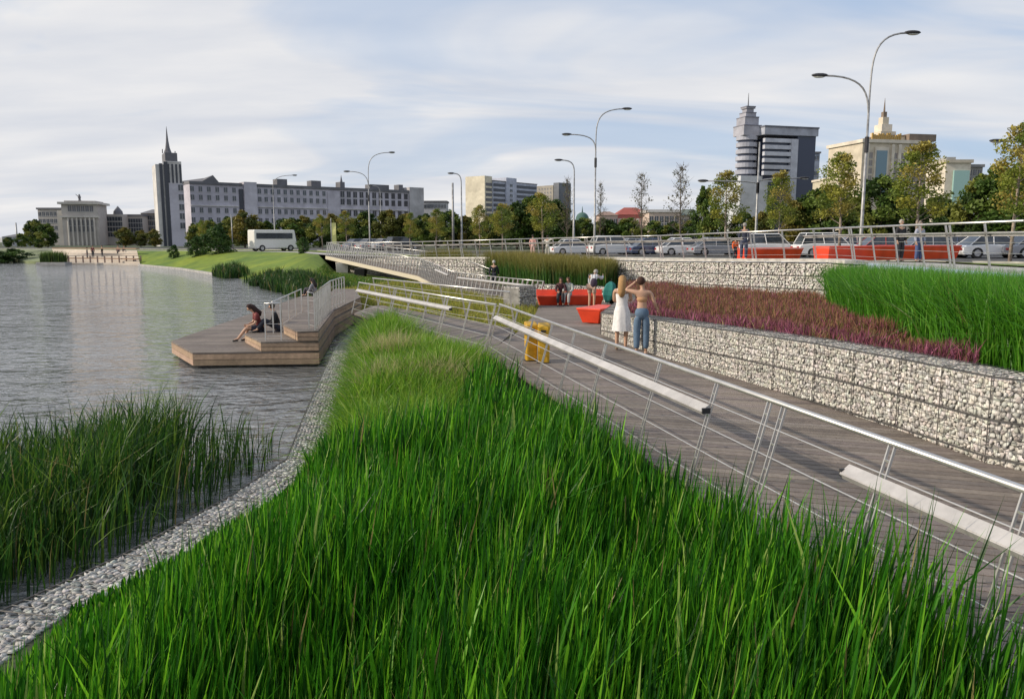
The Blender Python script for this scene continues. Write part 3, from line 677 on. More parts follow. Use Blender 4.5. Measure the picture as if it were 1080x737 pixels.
# reeds in the water, left foreground
rpoly = [(-3.75, 12.6), (-3.9, 10.5), (-4.05, 9.2), (-4.55, 7.6), (-5.1, 6.0), (-9, 6.5), (-9.5, 11.5), (-7.4, 12.3), (-5.6, 12.2), (-4.6, 13.2)]
P = scatter(rpoly, 8200, lambda P: np.clip(.25+1.1*vnoise(P, 1.3, 12), 0, 1)*np.where(P[:, 0] > -5, .28, 1))
edge = np.clip((-3.7-P[:, 0])/1.4, 0, 1)
h = (.98+.6*vnoise(P, .95, 11))*rng.uniform(.6, 1.1, len(P))*(.68+.32*edge)*np.interp(540+F*P[:, 0]/P[:, 1], [-60, 30, 110, 180, 260, 300], [.84, .9, 1.08, 1.04, .84, .7])
g = blades('water_reeds', P, np.full(len(P), -.05), h, rng.uniform(.012, .022, len(P)), [(.022, .08, .012), (.05, .13, .015), (.13, .22, .028), (.012, .045, .010)], [4, 4, 2.5, 3], lean=.07, bend=.25, wind=(.07, 0), dead=.03, kink=.04)
tag(g, 'dark green reeds standing in the lake beside the low grey wall', 'reeds', kind='stuff')
# reed bed with brown tops
P = scatter(cp_, 26000)
h = rng.uniform(1.35, 1.9, len(P))*(.94+.12*vnoise(P, .6, 21)); h = np.minimum(h, 2.05)
h *= np.interp(P[:, 1], [38, 48, 58], [.94, 1.02, 1.05])
g = blades('reed_bed', P, np.full(len(P), .88), h, rng.uniform(.02, .035, len(P)), [(.045, .13, .022), (.075, .17, .028), (.03, .085, .018)], [4, 4, 3], lean=.06, bend=.1, tip=(.26, .22, .06), tipstart=.62)
tag(g, 'dense reed bed with brown seed tops behind the walking man', 'reeds', kind='stuff')
# right-hand bright reed bed
q = [G(1200, 440, 1.86), G(1085, 394, 1.84), G(1040, 386, 1.82), G(990, 373, 1.78), G(945, 355, 1.74), G(905, 338, 1.66), G(872, 322, 1.5)]
rb = [(p.x, p.y) for p in q]+[(11.0, 27.2), (10.95, 17), (10.8, 9), (10.6, 7)]
P = scatter(rb, 56000, lambda P: np.clip(11/np.maximum(P[:, 1], 2), .35, 1))
zb = np.interp(P[:, 1], [7, 16, 22, 35], [1.86, 1.66, 1.42, 1.2])-.03
tops = np.interp(P[:, 1], [7, 12, 18, 28], [3.22, 3.2, 3.08, 2.85])
h = (tops-zb)*(.80+.2*vnoise(P, .8, 31))*rng.uniform(.8, 1.03, len(P))
fr = np.array([min((Vector((x, y))-Vector((a.x, a.y))).length for a in q) for x, y in P[:, :2]]) if False else None
g = blades('bright_reeds', P, zb, h, rng.uniform(.010, .02, len(P)), [(.07, .24, .012), (.10, .30, .02), (.045, .17, .012), (.17, .36, .04)], [5, 4, 3, 1.5], lean=.13, bend=.34, wind=(-.02, 0), dead=.01)
tag(g, 'tall bright green reeds on the terrace behind the heather', 'reeds', kind='stuff')
# heather
hpoly = [(W1p[2].x+.62, W1p[2].y+.5), (W1p[3].x+.55, W1p[3].y+.1), (W1p[5].x+.6, W1p[5].y+.1), (W1p[7].x+.7, W1p[7].y+.3), (W1e[0].x+.7, W1e[0].y), (W1e[1].x+.6, W1e[1].y+1), (5.7, 40.9), (7.2, 37.8), (11.1, 29), (10.9, 26.6)]+[(p.x-.05, p.y) for p in q[::-1][:4]]+[(q[2].x-.25, q[2].y-.2), (q[2].x-.5, q[2].y-.6)]
P = scatter(hpoly, 52000, lambda P: np.clip(15/np.maximum(P[:, 1], 2), .3, 1))
zb = np.interp(P[:, 1], [7, 16, 22, 35], [1.86, 1.66, 1.42, 1.2])-.02
pat = vnoise(P, .55, 41)+.25*vnoise(P, 2.5, 42)
h = rng.uniform(.14, .36, len(P))*(.6+.9*vnoise(P, 1.6, 43))
dist = np.array([1.0]*len(P))
W1x = np.interp(P[:, 1], [p.y for p in W1p[1:]], [p.x for p in W1p[1:]]); nearw = (P[:, 0]-W1x) < 2.0+1.2*(vnoise(P, .9, 44)-.5)
sel = nearw & (pat > .35) | (rng.random(len(P)) < .12)
for nm, s_, cs_, cwt, lab in (('heather', sel, [(.22, .065, .10), (.32, .11, .18), (.15, .055, .06), (.15, .12, .045)], [5, 3, 4, 1.6], 'pink-purple heather along the edge of the gabion wall'),
                        ('faded_heather', ~sel, [(.22, .10, .065), (.27, .15, .08), (.15, .13, .045), (.27, .085, .12)], [4, 3, 3, 2.4], 'faded reddish-brown heather on the back of the terrace')):
    g = blades(nm, P[s_], zb[s_], h[s_], rng.uniform(.014, .03, s_.sum()), cs_, cwt, lean=.25, bend=.2, segs=3, dead=.03, m=M['heather'])
    tag(g, lab, 'heather', kind='stuff')
# yellow meadow between the paths
P = scatter(yp, 30000); h = rng.uniform(.2, .5, len(P))*(.6+.8*vnoise(P, .5, 51))
g = blades('yellow_meadow', P, np.full(len(P), .3), h, rng.uniform(.02, .035, len(P)), [(.34, .33, .05), (.42, .40, .07), (.17, .23, .035), (.24, .20, .07)], [4, 3, 3, 2], lean=.25, bend=.3, segs=3, dead=.05)
tag(g, 'yellow-green low meadow between the side path and the curved ramp', 'meadow', kind='stuff')
# rough grass on the bank near the ramp end
P = scatter([(p.x, p.y) for p in Sl[:5]]+[(-16.2, 68.5), (-12, 61), (-9.5, 58), (-7.4, 56), (-4.2, 45)], 17000)
zb = np.array([bz(x, y) for x, y in P])
g = blades('bank_grass', P, zb-.02, rng.uniform(.1, .35, len(P))*(.3+vnoise(P, .3, 61)), rng.uniform(.03, .06, len(P)), [(.06, .15, .02), (.10, .2, .03), (.2, .24, .04)], [3, 3, 2], lean=.25, bend=.2, segs=3)
tag(g, 'rough unmown grass on the bank below the end of the ramp', 'grass', kind='stuff')

for nm, (pa, pb, wd_), cnt_, hh_, lab in (('shore_reeds', (264, 340, 2.6), 8000, 1.15, 'dark green reed thicket along the foot of the lawn by the ramp'), ('reed_clump', (232, 246, 1.6), 1200, 1.35, 'small dark reed clump standing in the water below the lawn')):
    pts_ = [G(px, np.interp(px, [190, 235, 280, 318, 345], [284, 291, 302, 311, 318]), 0) for px in np.linspace(pa, pb, 6)]
    P = scatter([(p.x-.5, p.y-.9) for p in pts_]+[(p.x+wd_*.6, p.y+wd_) for p in pts_][::-1], cnt_)
    P = P[vnoise(P, .6, 71) > .3 if nm == 'shore_reeds' else np.ones(len(P), bool)]
    zb = np.array([max(-.05, bz(x, y)-.05) if bb.ray_cast(Vector((x, y, 50)), Vector((0, 0, -1)))[0] else -.05 for x, y in P])
    g = blades(nm, P, zb, rng.uniform(.6, 1.05, len(P))*hh_*(.55+.6*vnoise(P, .5, 72)), rng.uniform(.04, .08, len(P)), [(.022, .065, .012), (.035, .095, .016), (.015, .042, .010), (.08, .14, .025)], [4, 4, 3, 1], lean=.14, bend=.25, segs=3)
    tag(g, lab, 'reeds', kind='stuff')
# ================================================================ TREES
def leafcloud(C, Rr, n, size, cols, flat=.75, seed=0, shell=.6):
    """leaf-sized quads spread through clumps of the crown"""
    r = np.random.default_rng(seed); C = np.array(C); k = r.integers(0, len(C), n); d = r.normal(size=(n, 3)); d /= np.linalg.norm(d, axis=1)[:, None]
    rad = np.array(Rr)[k]*r.uniform(shell*.4, 1.05, n)**.7; p = C[k]+d*rad[:, None]*np.array([1, 1, flat])
    a = r.normal(size=(n, 3)); a /= np.linalg.norm(a, axis=1)[:, None]; b_ = np.cross(a, r.normal(size=(n, 3))); b_ /= np.linalg.norm(b_, axis=1)[:, None]
    s = size*r.uniform(.6, 1.3, (n, 1)); V = np.stack([p-a*s, p-b_*s*.55, p+a*s, p+b_*s*.55], 1).reshape(-1, 3)
    Q = np.arange(n*4).reshape(n, 4); cl = np.array(cols)[r.integers(0, len(cols), len(C))][k]*r.uniform(.7, 1.3, (n, 1))
    return V, Q, np.repeat(cl, 4, 0)
def tree(kind, seed):
    """returns a template root with trunk and crown; height 1 unit = 1 m"""
    r = random.Random(seed); root = empty(kind)
    cfg = dict(young_tree=dict(H=6, tr=.085, c0=.40, cw=1.35, ncl=20, n=4600, size=.072, cols=[(.20, .24, .035), (.27, .27, .04), (.14, .19, .03), (.32, .27, .06)], bark='palebark'),
               bare_tree=dict(H=7, tr=.07, c0=.35, cw=1.3, ncl=22, n=420, size=.075, cols=[(.12, .13, .07), (.16, .15, .08)], bark='bark'),
               dark_tree=dict(H=8, tr=.2, c0=.12, cw=2.9, ncl=26, n=5200, size=.24, cols=[(.07, .125, .022), (.12, .175, .03), (.04, .075, .016), (.20, .22, .045)], bark='bark'),
               autumn_tree=dict(H=7, tr=.15, c0=.15, cw=2.4, ncl=22, n=4200, size=.22, cols=[(.13, .14, .03), (.2, .17, .035), (.09, .11, .025)], bark='bark'),
               bush=dict(H=3, tr=.05, c0=.0, cw=1.5, ncl=18, n=3000, size=.12, cols=[(.05, .10, .022), (.08, .14, .03), (.035, .075, .02)], bark='bark'))[kind]
    H = cfg['H']; tb = MB(); lean = (r.uniform(-.15, .15), r.uniform(-.15, .15))
    top = Vector((lean[0], lean[1], H*.93)); 
    tb.tube([(0, 0, -.1), (lean[0]*.3+.03, lean[1]*.3, H*.33), (lean[0]*.7, lean[1]*.7, H*.66), top], [cfg['tr'], cfg['tr']*.75, cfg['tr']*.45, .012], 7)
    C = []; Rr = []
    for i in range(cfg['ncl']):
        f = cfg['c0']+(1-cfg['c0'])*(i+.5)/cfg['ncl']*.97; th = i*2.4+r.uniform(-.5, .5)
        u = (f-cfg['c0'])/(1-cfg['c0']); prof = math.sin(math.pi*min(1, (u*.8+.18)))**.7*(1.0 if kind != 'young_tree' else 1.0-.25*u)
        if kind == 'bare_tree': prof = (1-u)**.6*.95+.05
        rr = cfg['cw']*prof*r.uniform(.45, 1.0); e = Vector((rr*math.cos(th)*.85+lean[0]*f, rr*math.sin(th)*.85+lean[1]*f, H*f))
        s = Vector((lean[0]*f*.8, lean[1]*f*.8, max(.2, H*f-rr*.8))); mid = (s+e)/2+Vector((0, 0, -.1))
        tb.tube([s, mid, e], [cfg['tr']*.35*(1-u*.5), cfg['tr']*.2, .006], 5, False)
        if kind == 'bare_tree':
            for _ in range(14):
                f2 = r.uniform(.25, 1); a = lerp(s, e, f2); q_ = a+Vector((r.uniform(-.4, .4), r.uniform(-.4, .4), r.uniform(.1, .55))); tb.tube([a, lerp(a, q_, .5)+Vector((0, 0, -.03)), q_], [.012, .008, .004], 4, False)
        C.append(e); Rr.append(cfg['cw']*r.uniform(.28, .48)*(1.0 if u < .8 else .7))
    V, Q, T = leafcloud([c[:] for c in C], Rr, cfg['n'], cfg['size'], cfg['cols'], seed=seed, shell=.35, flat=.8)
    tb.build('trunk', M[cfg['bark']], root, smooth_=True)
    npmesh('crown', V, Q, T, M['leaf'], root)
    return root, H
protos = {k: [tree(k, s) for s in ss_] for k, ss_ in dict(young_tree=(1, 2, 3), bare_tree=(4, 5, 6), dark_tree=(7, 8, 9, 10), autumn_tree=(11, 12), bush=(13, 14, 15)).items()}
used = set()
def plant(kind, px, D, pytop, label, cat='tree', group=None, wide=1.0, zf=None, var=None):
    x = W(px, 250, D).x; z = (zf or gz)(x, D); H = W(px, pytop, D).z-z; vs = protos[kind]; i = random.randrange(len(vs)) if var is None else var % len(vs)
    root, H0 = vs[i]
    if (kind, i) in used: o = copy_tree(root)
    else: used.add((kind, i)); o = root
    s = H/H0; o.location = (x, D, z-.05); o.rotation_euler = (0, 0, random.uniform(0, 6.28)); o.scale = (s*wide, s*wide, s); tag(o, label, cat, group); return o
ORD = ['first', 'second', 'third', 'fourth', 'fifth', 'sixth', 'seventh', 'eighth', 'ninth', 'tenth', 'eleventh', 'twelfth', 'thirteenth', 'fourteenth', 'fifteenth', 'sixteenth', 'seventeenth', 'eighteenth', 'nineteenth', 'twentieth']
def ordn(i):
    if i < 20: return ORD[i]
    t = ['', '', 'twenty', 'thirty', 'forty', 'fifty', 'sixty'][(i+1)//10]; u = (i+1) % 10
    return (t[:-1]+'ieth') if u == 0 else t+'-'+ORD[u-1]
G1 = 'young street trees along the promenade'
for i, (k, px, D, top, lab, wd) in enumerate([
        ('young_tree', 1067, 36, 128, 'tallest young tree at the far right edge, with a pinkish trunk', 1.0),
        ('young_tree', 968, 46, 150, 'full yellow-green young tree in front of the cream palace building', 1.25),
        ('young_tree', 886, 52, 160, 'young yellowish tree left of the tall right-hand lamp post', 1.15),
        ('young_tree', 822, 58, 180, 'thin yellow-green young tree below the blue office tower', .95),
        ('young_tree', 766, 63, 180, 'bushy young tree between the bare trees and the office tower', 1.15),
        ('bare_tree', 717, 68, 173, 'nearly bare young tree, the taller one above the pink houses', 1.15),
        ('bare_tree', 677, 73, 182, 'nearly bare young tree just right of the tall middle lamp', 1.1),
        ('bare_tree', 633, 82, 192, 'pale bare young tree directly behind the middle lamp post', .8),
        ('bare_tree', 598, 80, 187, 'thin bare young tree beside the single-arm lamp', .8),
        ('young_tree', 573, 78, 203, 'round yellow-green young tree in front of the tan tower block', 1.3),
        ('young_tree', 530, 86, 214, 'green young tree right of the white office block corner', 1.15),
        ('young_tree', 506, 88, 216, 'green young tree in front of the sunlit corner of the white office block', 1.1),
        ('young_tree', 460, 92, 220, 'round young tree right of the end of the long grey building', 1.2),
        ('young_tree', 432, 96, 224, 'young tree at the right end of the long grey building', 1.1),
        ('young_tree', 366, 112, 222, 'young tree left of the lamp in front of the long grey building', 1.1),
        ('young_tree', 340, 115, 226, 'young tree with a thin trunk above the minibus front', 1.1),
        ('young_tree', 214, 118, 232, 'small young tree next to the foot of the spired tower', .9)]):
    plant(k, px, D, top, lab, 'tree', G1, wd)
bt = []
for px, D, top, wd in [(205, 150, 236, 1), (222, 150, 232, 1.1), (243, 150, 229, 1.1), (300, 150, 231, 1.2), (322, 150, 228, 1.1), (352, 150, 226, 1.2), (385, 140, 224, 1.2), (408, 135, 222, 1.2), (425, 135, 226, 1.1), (447, 130, 226, 1.1), (475, 128, 222, 1.1), (492, 128, 228, 1.1), (518, 125, 226, 1.1), (545, 120, 214, 1.1), (560, 122, 208, 1.2), (584, 120, 212, 1.1), (604, 125, 232, 1.0), (648, 130, 236, 1.2), (742, 108, 197, .6), (755, 108, 226, 1.2), (784, 108, 224, 1.2), (803, 104, 224, 1.2), (838, 100, 212, 1.2), (858, 100, 200, 1.1), (876, 98, 196, 1.1), (905, 96, 206, 1.1), (926, 94, 186, 1.05), (948, 94, 206, 1.1), (985, 92, 208, 1.2), (1010, 90, 222, 1.0), (1030, 86, 186, .95), (1052, 84, 176, 1.1), (1082, 82, 172, 1.2), (1110, 82, 176, 1.2)]:
    bt.append((px, D, top, wd))
bt += [(px, 155-.04*px, 233+random.uniform(-4, 4), 1.5) for px in (212, 232, 268, 281, 311, 337, 368, 397, 417, 436, 462, 484, 505, 531, 572, 594, 616, 637, 662, 690, 708, 728)]; bt.sort()
for i, (px, D, top, wd) in enumerate(bt):
    kk = 'autumn_tree' if px in (352, 408, 425, 838, 492, 803, 322) else 'dark_tree'
    plant(kk, px, D, top, ordn(i)+' tree from the left in the dark belt of trees behind the street', 'tree', 'trees in the belt behind the street', wd)
for px, D, top, wd, lab in [(258, 140, 222, 1.2, 'broad yellow-brown tree in front of the windows near the tower'), (132, 180, 240, 1.5, 'left orange-brown tree behind the cream steps'), (148, 180, 243, 1.5, 'middle orange-brown tree behind the cream steps'), (163, 178, 242, 1.4, 'right orange-brown tree beside the foot of the spired tower')]:
    plant('autumn_tree', px, D, top, lab, 'tree', None, wd)
for px, D, top, wd, lab in [(36, 190, 232, 1.2, 'tall dark tree left of the columned building'), (50, 180, 236, 1.2, 'dark tree close against the columned building'), (22, 185, 246, 1.2, 'low dark tree at the far left shore'), (8, 170, 250, 1.4, 'low bushy tree at the left edge of the picture'), (40, 150, 252, 1.5, 'wide bushy tree behind the green pontoon planter')]:
    plant('dark_tree', px, D, top, lab, 'tree', None, wd)
for px, D, top, wd, lab in [(230, 97, 238, 1.25, 'tall bright green bush on the lawn crest'), (208, 98, 249, 1.1, 'small bush left of the tall one on the lawn'), (319, 82, 250, .8, 'willowy grey-green bush on the lawn right of the minibus'), (183, 100, 258, .9, 'tiny bush at the left end of the lawn crest'), (12, 112, 262, 2.5, 'long low bush on the far left shore'), (-8, 110, 262, 2.5, 'low bush cut by the left edge of the picture')]:
    plant('bush', px, D, top, lab, 'bush', None, wd, zf=lambda x, y: bz(x, y) if x > -60 else .1)
for k, vs in protos.items():
    for i, (o, _) in enumerate(vs):
        if (k, i) not in used:
            for c in kids(o): bpy.data.objects.remove(c)
            bpy.data.objects.remove(o)

# ================================================================ LAMPS
def arm_pts(x0, z0, x1, z1, n=15):      # rises vertically then sweeps out
    return [(x0+(x1-x0)*(1-math.cos(t*math.pi/2))**1.9, 0, z0+(z1-z0)*math.sin(t*math.pi/2)**.85) for t in [i/(n-1) for i in range(n)]]
def lamp(label, px, D, arms, pytop=None, group='street lamps along the road', r=.09):
    """arms: (tip px, tip py, start py)"""
    b_ = W(px, 250, D); z = gz(b_.x, D); root = empty('street_lamp', (b_.x, D, z), 0, label, 'street lamp', group)
    st = [W(px, a[2], D).z-z for a in arms]; ht = max(st+([W(px, pytop, D).z-z] if pytop else []))
    mb = MB(); mb.tube([(0, 0, 0), (0, 0, .9), (0, 0, ht)], [r*1.15, r, r*.6], 10); mb.build('pole', M['lamp_metal'], root, smooth_=True)
    for (tx, ty, sy) in arms:
        t = W(tx, ty, D); s = W(px, sy, D).z-z; ex_ = t.x-b_.x; ez = t.z-z
        mb = MB(); pts = arm_pts(0, s, ex_, ez); pts = [(0, 0, s-.05)]+pts[1:]; mb.tube(pts, [r*.5]*len(pts), 8); a = mb.build('arm', M['lamp_metal'], root, smooth_=True)
        mb = MB(); sg = 1 if ex_ > 0 else -1; mb.ball((ex_+sg*.25, 0, ez+.02), (.42, .15, .1), 10, 6); h_ = mb.build('lamp_head', M['dark_metal'], root, smooth_=True)
        mb = MB(); mb.ball((ex_+sg*.28, 0, ez-.06), (.28, .11, .05), 10, 6); mb.build('lens', M['lampglass'], h_, smooth_=True)
        if ht-s > .5: mb = MB(); mb.tube([(0, 0, s-.5), (0, 0, s+.25)], r*1.15, 10); mb.build('collar', M['dark_metal'], root)
    return root
lamp('tallest double-arm street lamp at the right, in front of the palace', 908, 40, [(957, 35, 120), (870, 80, 150)])
lamp('double-arm street lamp in the middle of the skyline', 627, 65, [(658, 115, 160), (601, 142, 170)])
lamp('double-arm street lamp in front of the long grey building', 390, 96, [(411, 161, 195), (368, 181, 208)])
lamp('single-arm street lamp left of centre in front of the long grey building', 290, 125, [(309, 185, 206)])
lamp('single-arm street lamp leaning left, next to the tan tower block', 605, 76, [(592, 169, 190)], r=.11)
lamp('single-arm street lamp leaning left, beside a plain pole', 487, 92, [(478, 183, 200)], r=.12)
lamp('far single-arm street lamp right of the double-arm lamp before the grey building', 402, 135, [(392, 196, 208)], r=.09)
lamp('tall pole with two long level arms below the office tower', 797, 60, [(745, 191, 197), (845, 188, 196)], pytop=150, r=.1)
lamp('street lamp whose arm enters at the right edge of the picture', 1105, 44, [(1056, 149, 154)], pytop=146, r=.12)
def pole(label, px, D, top, r, m=None):
    b_ = W(px, 250, D); z = gz(b_.x, D); root = empty('pole', (b_.x, D, z), 0, label, 'pole'); h_ = W(px, top, D).z-z
    mb = MB(); mb.tube([(0, 0, 0), (0, 0, h_)], [r, r*.8], 8); mb.build('shaft', m or M['lamp_metal'], root, smooth_=True)
    mb = MB(); mb.tube([(0, 0, 0), (0, 0, .08)], r*2, 8); mb.build('base_plate', M['dark_metal'], root); return root
pole('plain grey pole left of the lamp beside it, short of the office block', 478, 90, 193, .14)
pole('thin pale pole in front of the long grey building, near the lawn bush', 245, 120, 226, .09)
pole('thin grey pole at the far left shore', 18, 200, 235, .2)
f = pole('slim flagpole with a narrow pale yellow flag by the end of the ramp', 349.5, 90, 230, .05)
mb = MB()
for i in range(8):
    z0 = .9+2.4*i/8; mb.quad((0.06, 0, z0), (.55, .06*math.sin(i), z0), (.55, .06*math.sin(i+1), z0+.3), (.06, 0, z0+.3))
o = mb.build('flag', paint((.62, .60, .25), .8), f); so_ = o.modifiers.new('thick', 'SOLIDIFY'); so_.thickness = .01

# ================================================================ BUILDINGS
def bldg(name, label, cat, px0, D0, px1, D1, zb=-1):
    a = W(px0, 250, D0); b_ = W(px1, 250, D1); d = b_-a; root = empty(name, (a.x, a.y, 0), math.atan2(d.y, d.x), label, cat)
    return root, math.hypot(d.x, d.y)
def Zt(px, py, D): return W(px, py, D).z
def blk(root, nm, m, x0, x1, y0, y1, z0, z1): mb = MB(); mb.box(x0, x1, y0, y1, z0, z1); return mb.build(nm, m, root)
def wingrid(root, xs, zs, w_, h_, y=0, m=None, frame=None, cap=None, nm='window', side=False):
    m = m or M['glass']; cnt = sum(1 for c in root.children if c.name.startswith('window')); proto = None; rest = MB()
    for x in xs:
        for z in zs:
            if cnt < 100:
                if proto is None:
                    mb = MB()
                    if side: mb.box(-.06, .05, -w_/2, w_/2, -h_/2, h_/2)
                    else: mb.box(-w_/2, w_/2, -.06, .05, -h_/2, h_/2)
                    proto = mb.build(nm, m, root); o = proto; 
                    mb = MB(); t = .16
                    if not side:
                        mb.box(-w_/2-t, w_/2+t, -.12, .02, -h_/2-t, -h_/2-.003); mb.box(-.04, .04, -.09, -.065, -h_/2, h_/2)
                        fr = mb.build('window_frame', frame or wallm((.5, .5, .5)), o)
                else:
                    o = proto.copy(); col.objects.link(o); o.parent = root
                    for ch in kids(proto): c = ch.copy(); col.objects.link(c); c.parent = o
                o.location = (y, x, z) if side else (x, y, z); cnt += 1
            else:
                if side: rest.box(y-.06, y+.05, x-w_/2, x+w_/2, z-h_/2, z+h_/2)
                else: rest.box(x-w_/2, x+w_/2, y-.06, y+.05, z-h_/2, z+h_/2)
    if rest.v: tag(rest.build(nm, m, root), kind='stuff')
GR = wallm((.50, .48, .54)); GRD = wallm((.16, .16, .175)); LG = wallm((.62, .60, .58)); DK = paint((.03, .035, .05), .25)
# long grey building
root, Lb = bldg('long_building', 'long grey office building with rows of small square windows and a dark roof', 'building', 203, 280, 446, 340)
s = Lb/(446-203); top = 22.0
def U(px):                              # column of the photo to distance along the facade
    a = W(203, 250, 280); b_ = W(446, 250, 340); k = (px-540)/F/cp; t = (k*a.y-a.x)/((b_.x-a.x)-k*(b_.y-a.y)); return t*Lb
blk(root, 'wall', GR, 0, Lb, 0, 9, -1, top)
blk(root, 'roof', GRD, -.2, U(263), -.5, 9.5, top, top+.9); blk(root, 'roof', GRD, U(278), Lb-3, -.5, 9.5, top, top+.9)
blk(root, 'projecting_bay', wallm((.54, .52, .57)), U(264.5), U(277.5), -1.0, 4, -1, top+1.4)
blk(root, 'stair_glazing', DK, U(259.8), U(264), -.25, 1, -1, top-1.2)
blk(root, 'end_tower', wallm((.44, .43, .44)), U(434), Lb+.3, -.8, 10, -1, top+2.2)
blk(root, 'blank_panel', wallm((.48, .46, .51)), U(350.5), U(363), -.3, 1, -1, top-1)
blk(root, 'cornice', LG, .2, U(259), -.4, -.003, 14.4, 14.7); blk(root, 'cornice', LG, U(278), U(350), -.4, -.003, 14.4, 14.7); blk(root, 'cornice', LG, U(363.5), U(433), -.4, -.003, 14.4, 14.7)
zs = [20.3, 17.4, 13.0, 9.6, 6.2]
wingrid(root, [U(p) for p in np.linspace(212, 255, 6)], zs, 1.25, 1.75)
wingrid(root, [U(p) for p in np.linspace(281, 347, 11)], zs[:4], 1.25, 1.75)
wingrid(root, [U(p) for p in np.linspace(366, 431, 11)], zs[:4], 1.7, 2.3, m=DK)
for px, w_ in ((308, 4), (341, 2.5), (345, 2.4), (370, 2), (408, 9), (430, 2)):
    blk(root, 'roof_box', GRD, U(px)-w_/2, U(px)+w_/2, 3, 7, top+.9, top+.9+(2.4 if w_ < 5 else 2.0))
mb = MB(); x0 = U(228); mb.v = [(x0-2, -.3, top+.9), (x0+4, -.3, top+.9), (x0+2, -.3, top+3.3), (x0-9, 9, top+.9), (x0+4, 9, top+.9), (x0+2, 9, top+2.8)]; mb.t = [(1, 1, 1)]*6; mb.f = [(0, 1, 2), (3, 5, 4), (0, 2, 5, 3), (1, 4, 5, 2), (0, 3, 4, 1)]
mb.build('gable', GRD, root)
mb = MB(); x0 = U(370); mb.tube([(x0, 4, top+.9), (x0, 4, top+3.5), (x0, 4, top+6)], [1.0, .5, .05], 8); mb.build('roof_turret', GRD, root)
# spired tower
root, Lt = bldg('spired_tower', 'grey tower with dark vertical glass strips and a needle spire', 'tower', 176, 262, 203.5, 266)
def Ut(px):
    a = W(176, 250, 262); b_ = W(203.5, 250, 266); k = (px-540)/F/cp; t = (k*a.y-a.x)/((b_.x-a.x)-k*(b_.y-a.y)); return t*Lt
zt = lambda py: Zt(190, py, 264)
blk(root, 'wall', wallm((.54, .52, .58)), Ut(188.5), Ut(203.4), 0, 12, -1.5, zt(194))
blk(root, 'wall', LG, Ut(176), Ut(188.5), .4, 11, -1.5, zt(174))
blk(root, 'glass_strip', DK, Ut(180), Ut(183), 0, 3, -1.5, zt(173)); blk(root, 'glass_strip', DK, Ut(184.5), Ut(188.3), -.1, 3, -1.5, zt(171))
blk(root, 'upper_storey', LG, Ut(187), Ut(203), 1, 11, zt(194.5), zt(170))
for p in (188.5, 192.6, 196.5, 200.5): blk(root, 'glass_strip', DK, Ut(p), Ut(p+1.9), .8, 2, zt(193), zt(173))
blk(root, 'crown', GRD, Ut(187), Ut(199.5), 1.4, 10, zt(171), zt(161)); blk(root, 'crown_ledge', LG, Ut(186), Ut(200.5), .9, 10.5, zt(171.6), zt(170.9))
mb = MB(); cx_ = Ut(191.5); mb.tube([(cx_, 5, zt(161)), (cx_, 5, zt(155)), (cx_, 5, zt(147)), (cx_, 5, zt(132))], [1.3, .7, .38, .05], 8); mb.build('spire', GRD, root)
mb = MB(); mb.tube([(Ut(186), 5, zt(161)), (Ut(186), 5, zt(156.5))], .15, 6); mb.tube([(Ut(199), 5, zt(161)), (Ut(199), 5, zt(158))], .15, 6); mb.build('antenna', GRD, root)
wingrid(root, [Ut(200.5)], [zt(198), zt(208), zt(218.5), zt(228), zt(238)], 1.5, 1.9)
# pink low block left of the tower, dark hip roof block
def simple(name, label, px0, px1, D, ptop, m, depth=12, rows=3, cols=5, roof=None, rm=None, D1=None, ww=1.1, wh=1.6, wm_=None, z0=4.5):
    root, Ls = bldg(name, label, 'building', px0, D, px1, D1 or D); zt_ = Zt((px0+px1)/2, ptop, (D+(D1 or D))/2)
    blk(root, 'wall', m, 0, Ls, 0, depth, -1, zt_)
    if rows: wingrid(root, list(np.linspace(Ls/(cols*2), Ls-Ls/(cols*2), cols)), list(np.linspace(zt_-1.8, z0, rows)), ww, wh, m=wm_)
    if roof == 'flat': blk(root, 'cornice', rm or GRD, -.4, Ls+.4, -.4, depth+.4, zt_, zt_+.7)
    if roof == 'hip':
        mb = MB(); h = min(4, Ls*.25); mb.v = [(-.3, -.3, zt_), (Ls+.3, -.3, zt_), (Ls+.3, depth+.3, zt_), (-.3, depth+.3, zt_), (Ls*.3, depth*.5, zt_+h), (Ls*.7, depth*.5, zt_+h)]; mb.t = [(1, 1, 1)]*6
        mb.f = [(0, 1, 5, 4), (2, 3, 4, 5), (1, 2, 5), (3, 0, 4), (0, 3, 2, 1)]; mb.build('roof', rm or GRD, root)
    return root, Ls, zt_
STN = wallm((.46, .43, .40)); STL = wallm((.56, .53, .48))
simple('pink_house', 'narrow pinkish house left of the spired tower', 167.5, 176.5, 300, 217, wallm((.52, .40, .40)), rows=6, cols=3)
simple('dark_roof_house', 'grey house with a dark hipped roof left of the pink house', 150, 168, 320, 225, wallm((.22, .20, .18)), rows=4, cols=5, roof='hip')
r_, Ls, z_ = simple('grey_apartment_house', 'long grey old apartment house right of the columned building', 129, 151, 315, 228, STN, rows=4, cols=8, roof='flat')
r_, Ls, z_ = simple('turreted_house', 'grey old house with a small pointed turret beside the columned building', 106, 130, 310, 226, STN, rows=4, cols=8)
mb = MB(); mb.tube([(Ls*.68, 3, z_), (Ls*.68, 3, z_+1.2), (Ls*.68, 3, z_+3.2)], [1.9, 1.7, .1], 8); mb.build('turret_roof', GRD, r_)
simple('block_with_raised_corner', 'grey stepped block left behind the columned building', 42, 66, 320, 221, STN, rows=4, cols=6, roof='flat')
simple('low_house', 'low grey house with a gabled roof among the far left trees', 32, 46, 330, 236, STN, rows=2, cols=4, roof='hip')
simple('shore_house', 'small white house at the far left shore', 2, 15, 260, 250, wallm((.42, .43, .45)), rows=1, cols=3, roof='hip', z0=3)
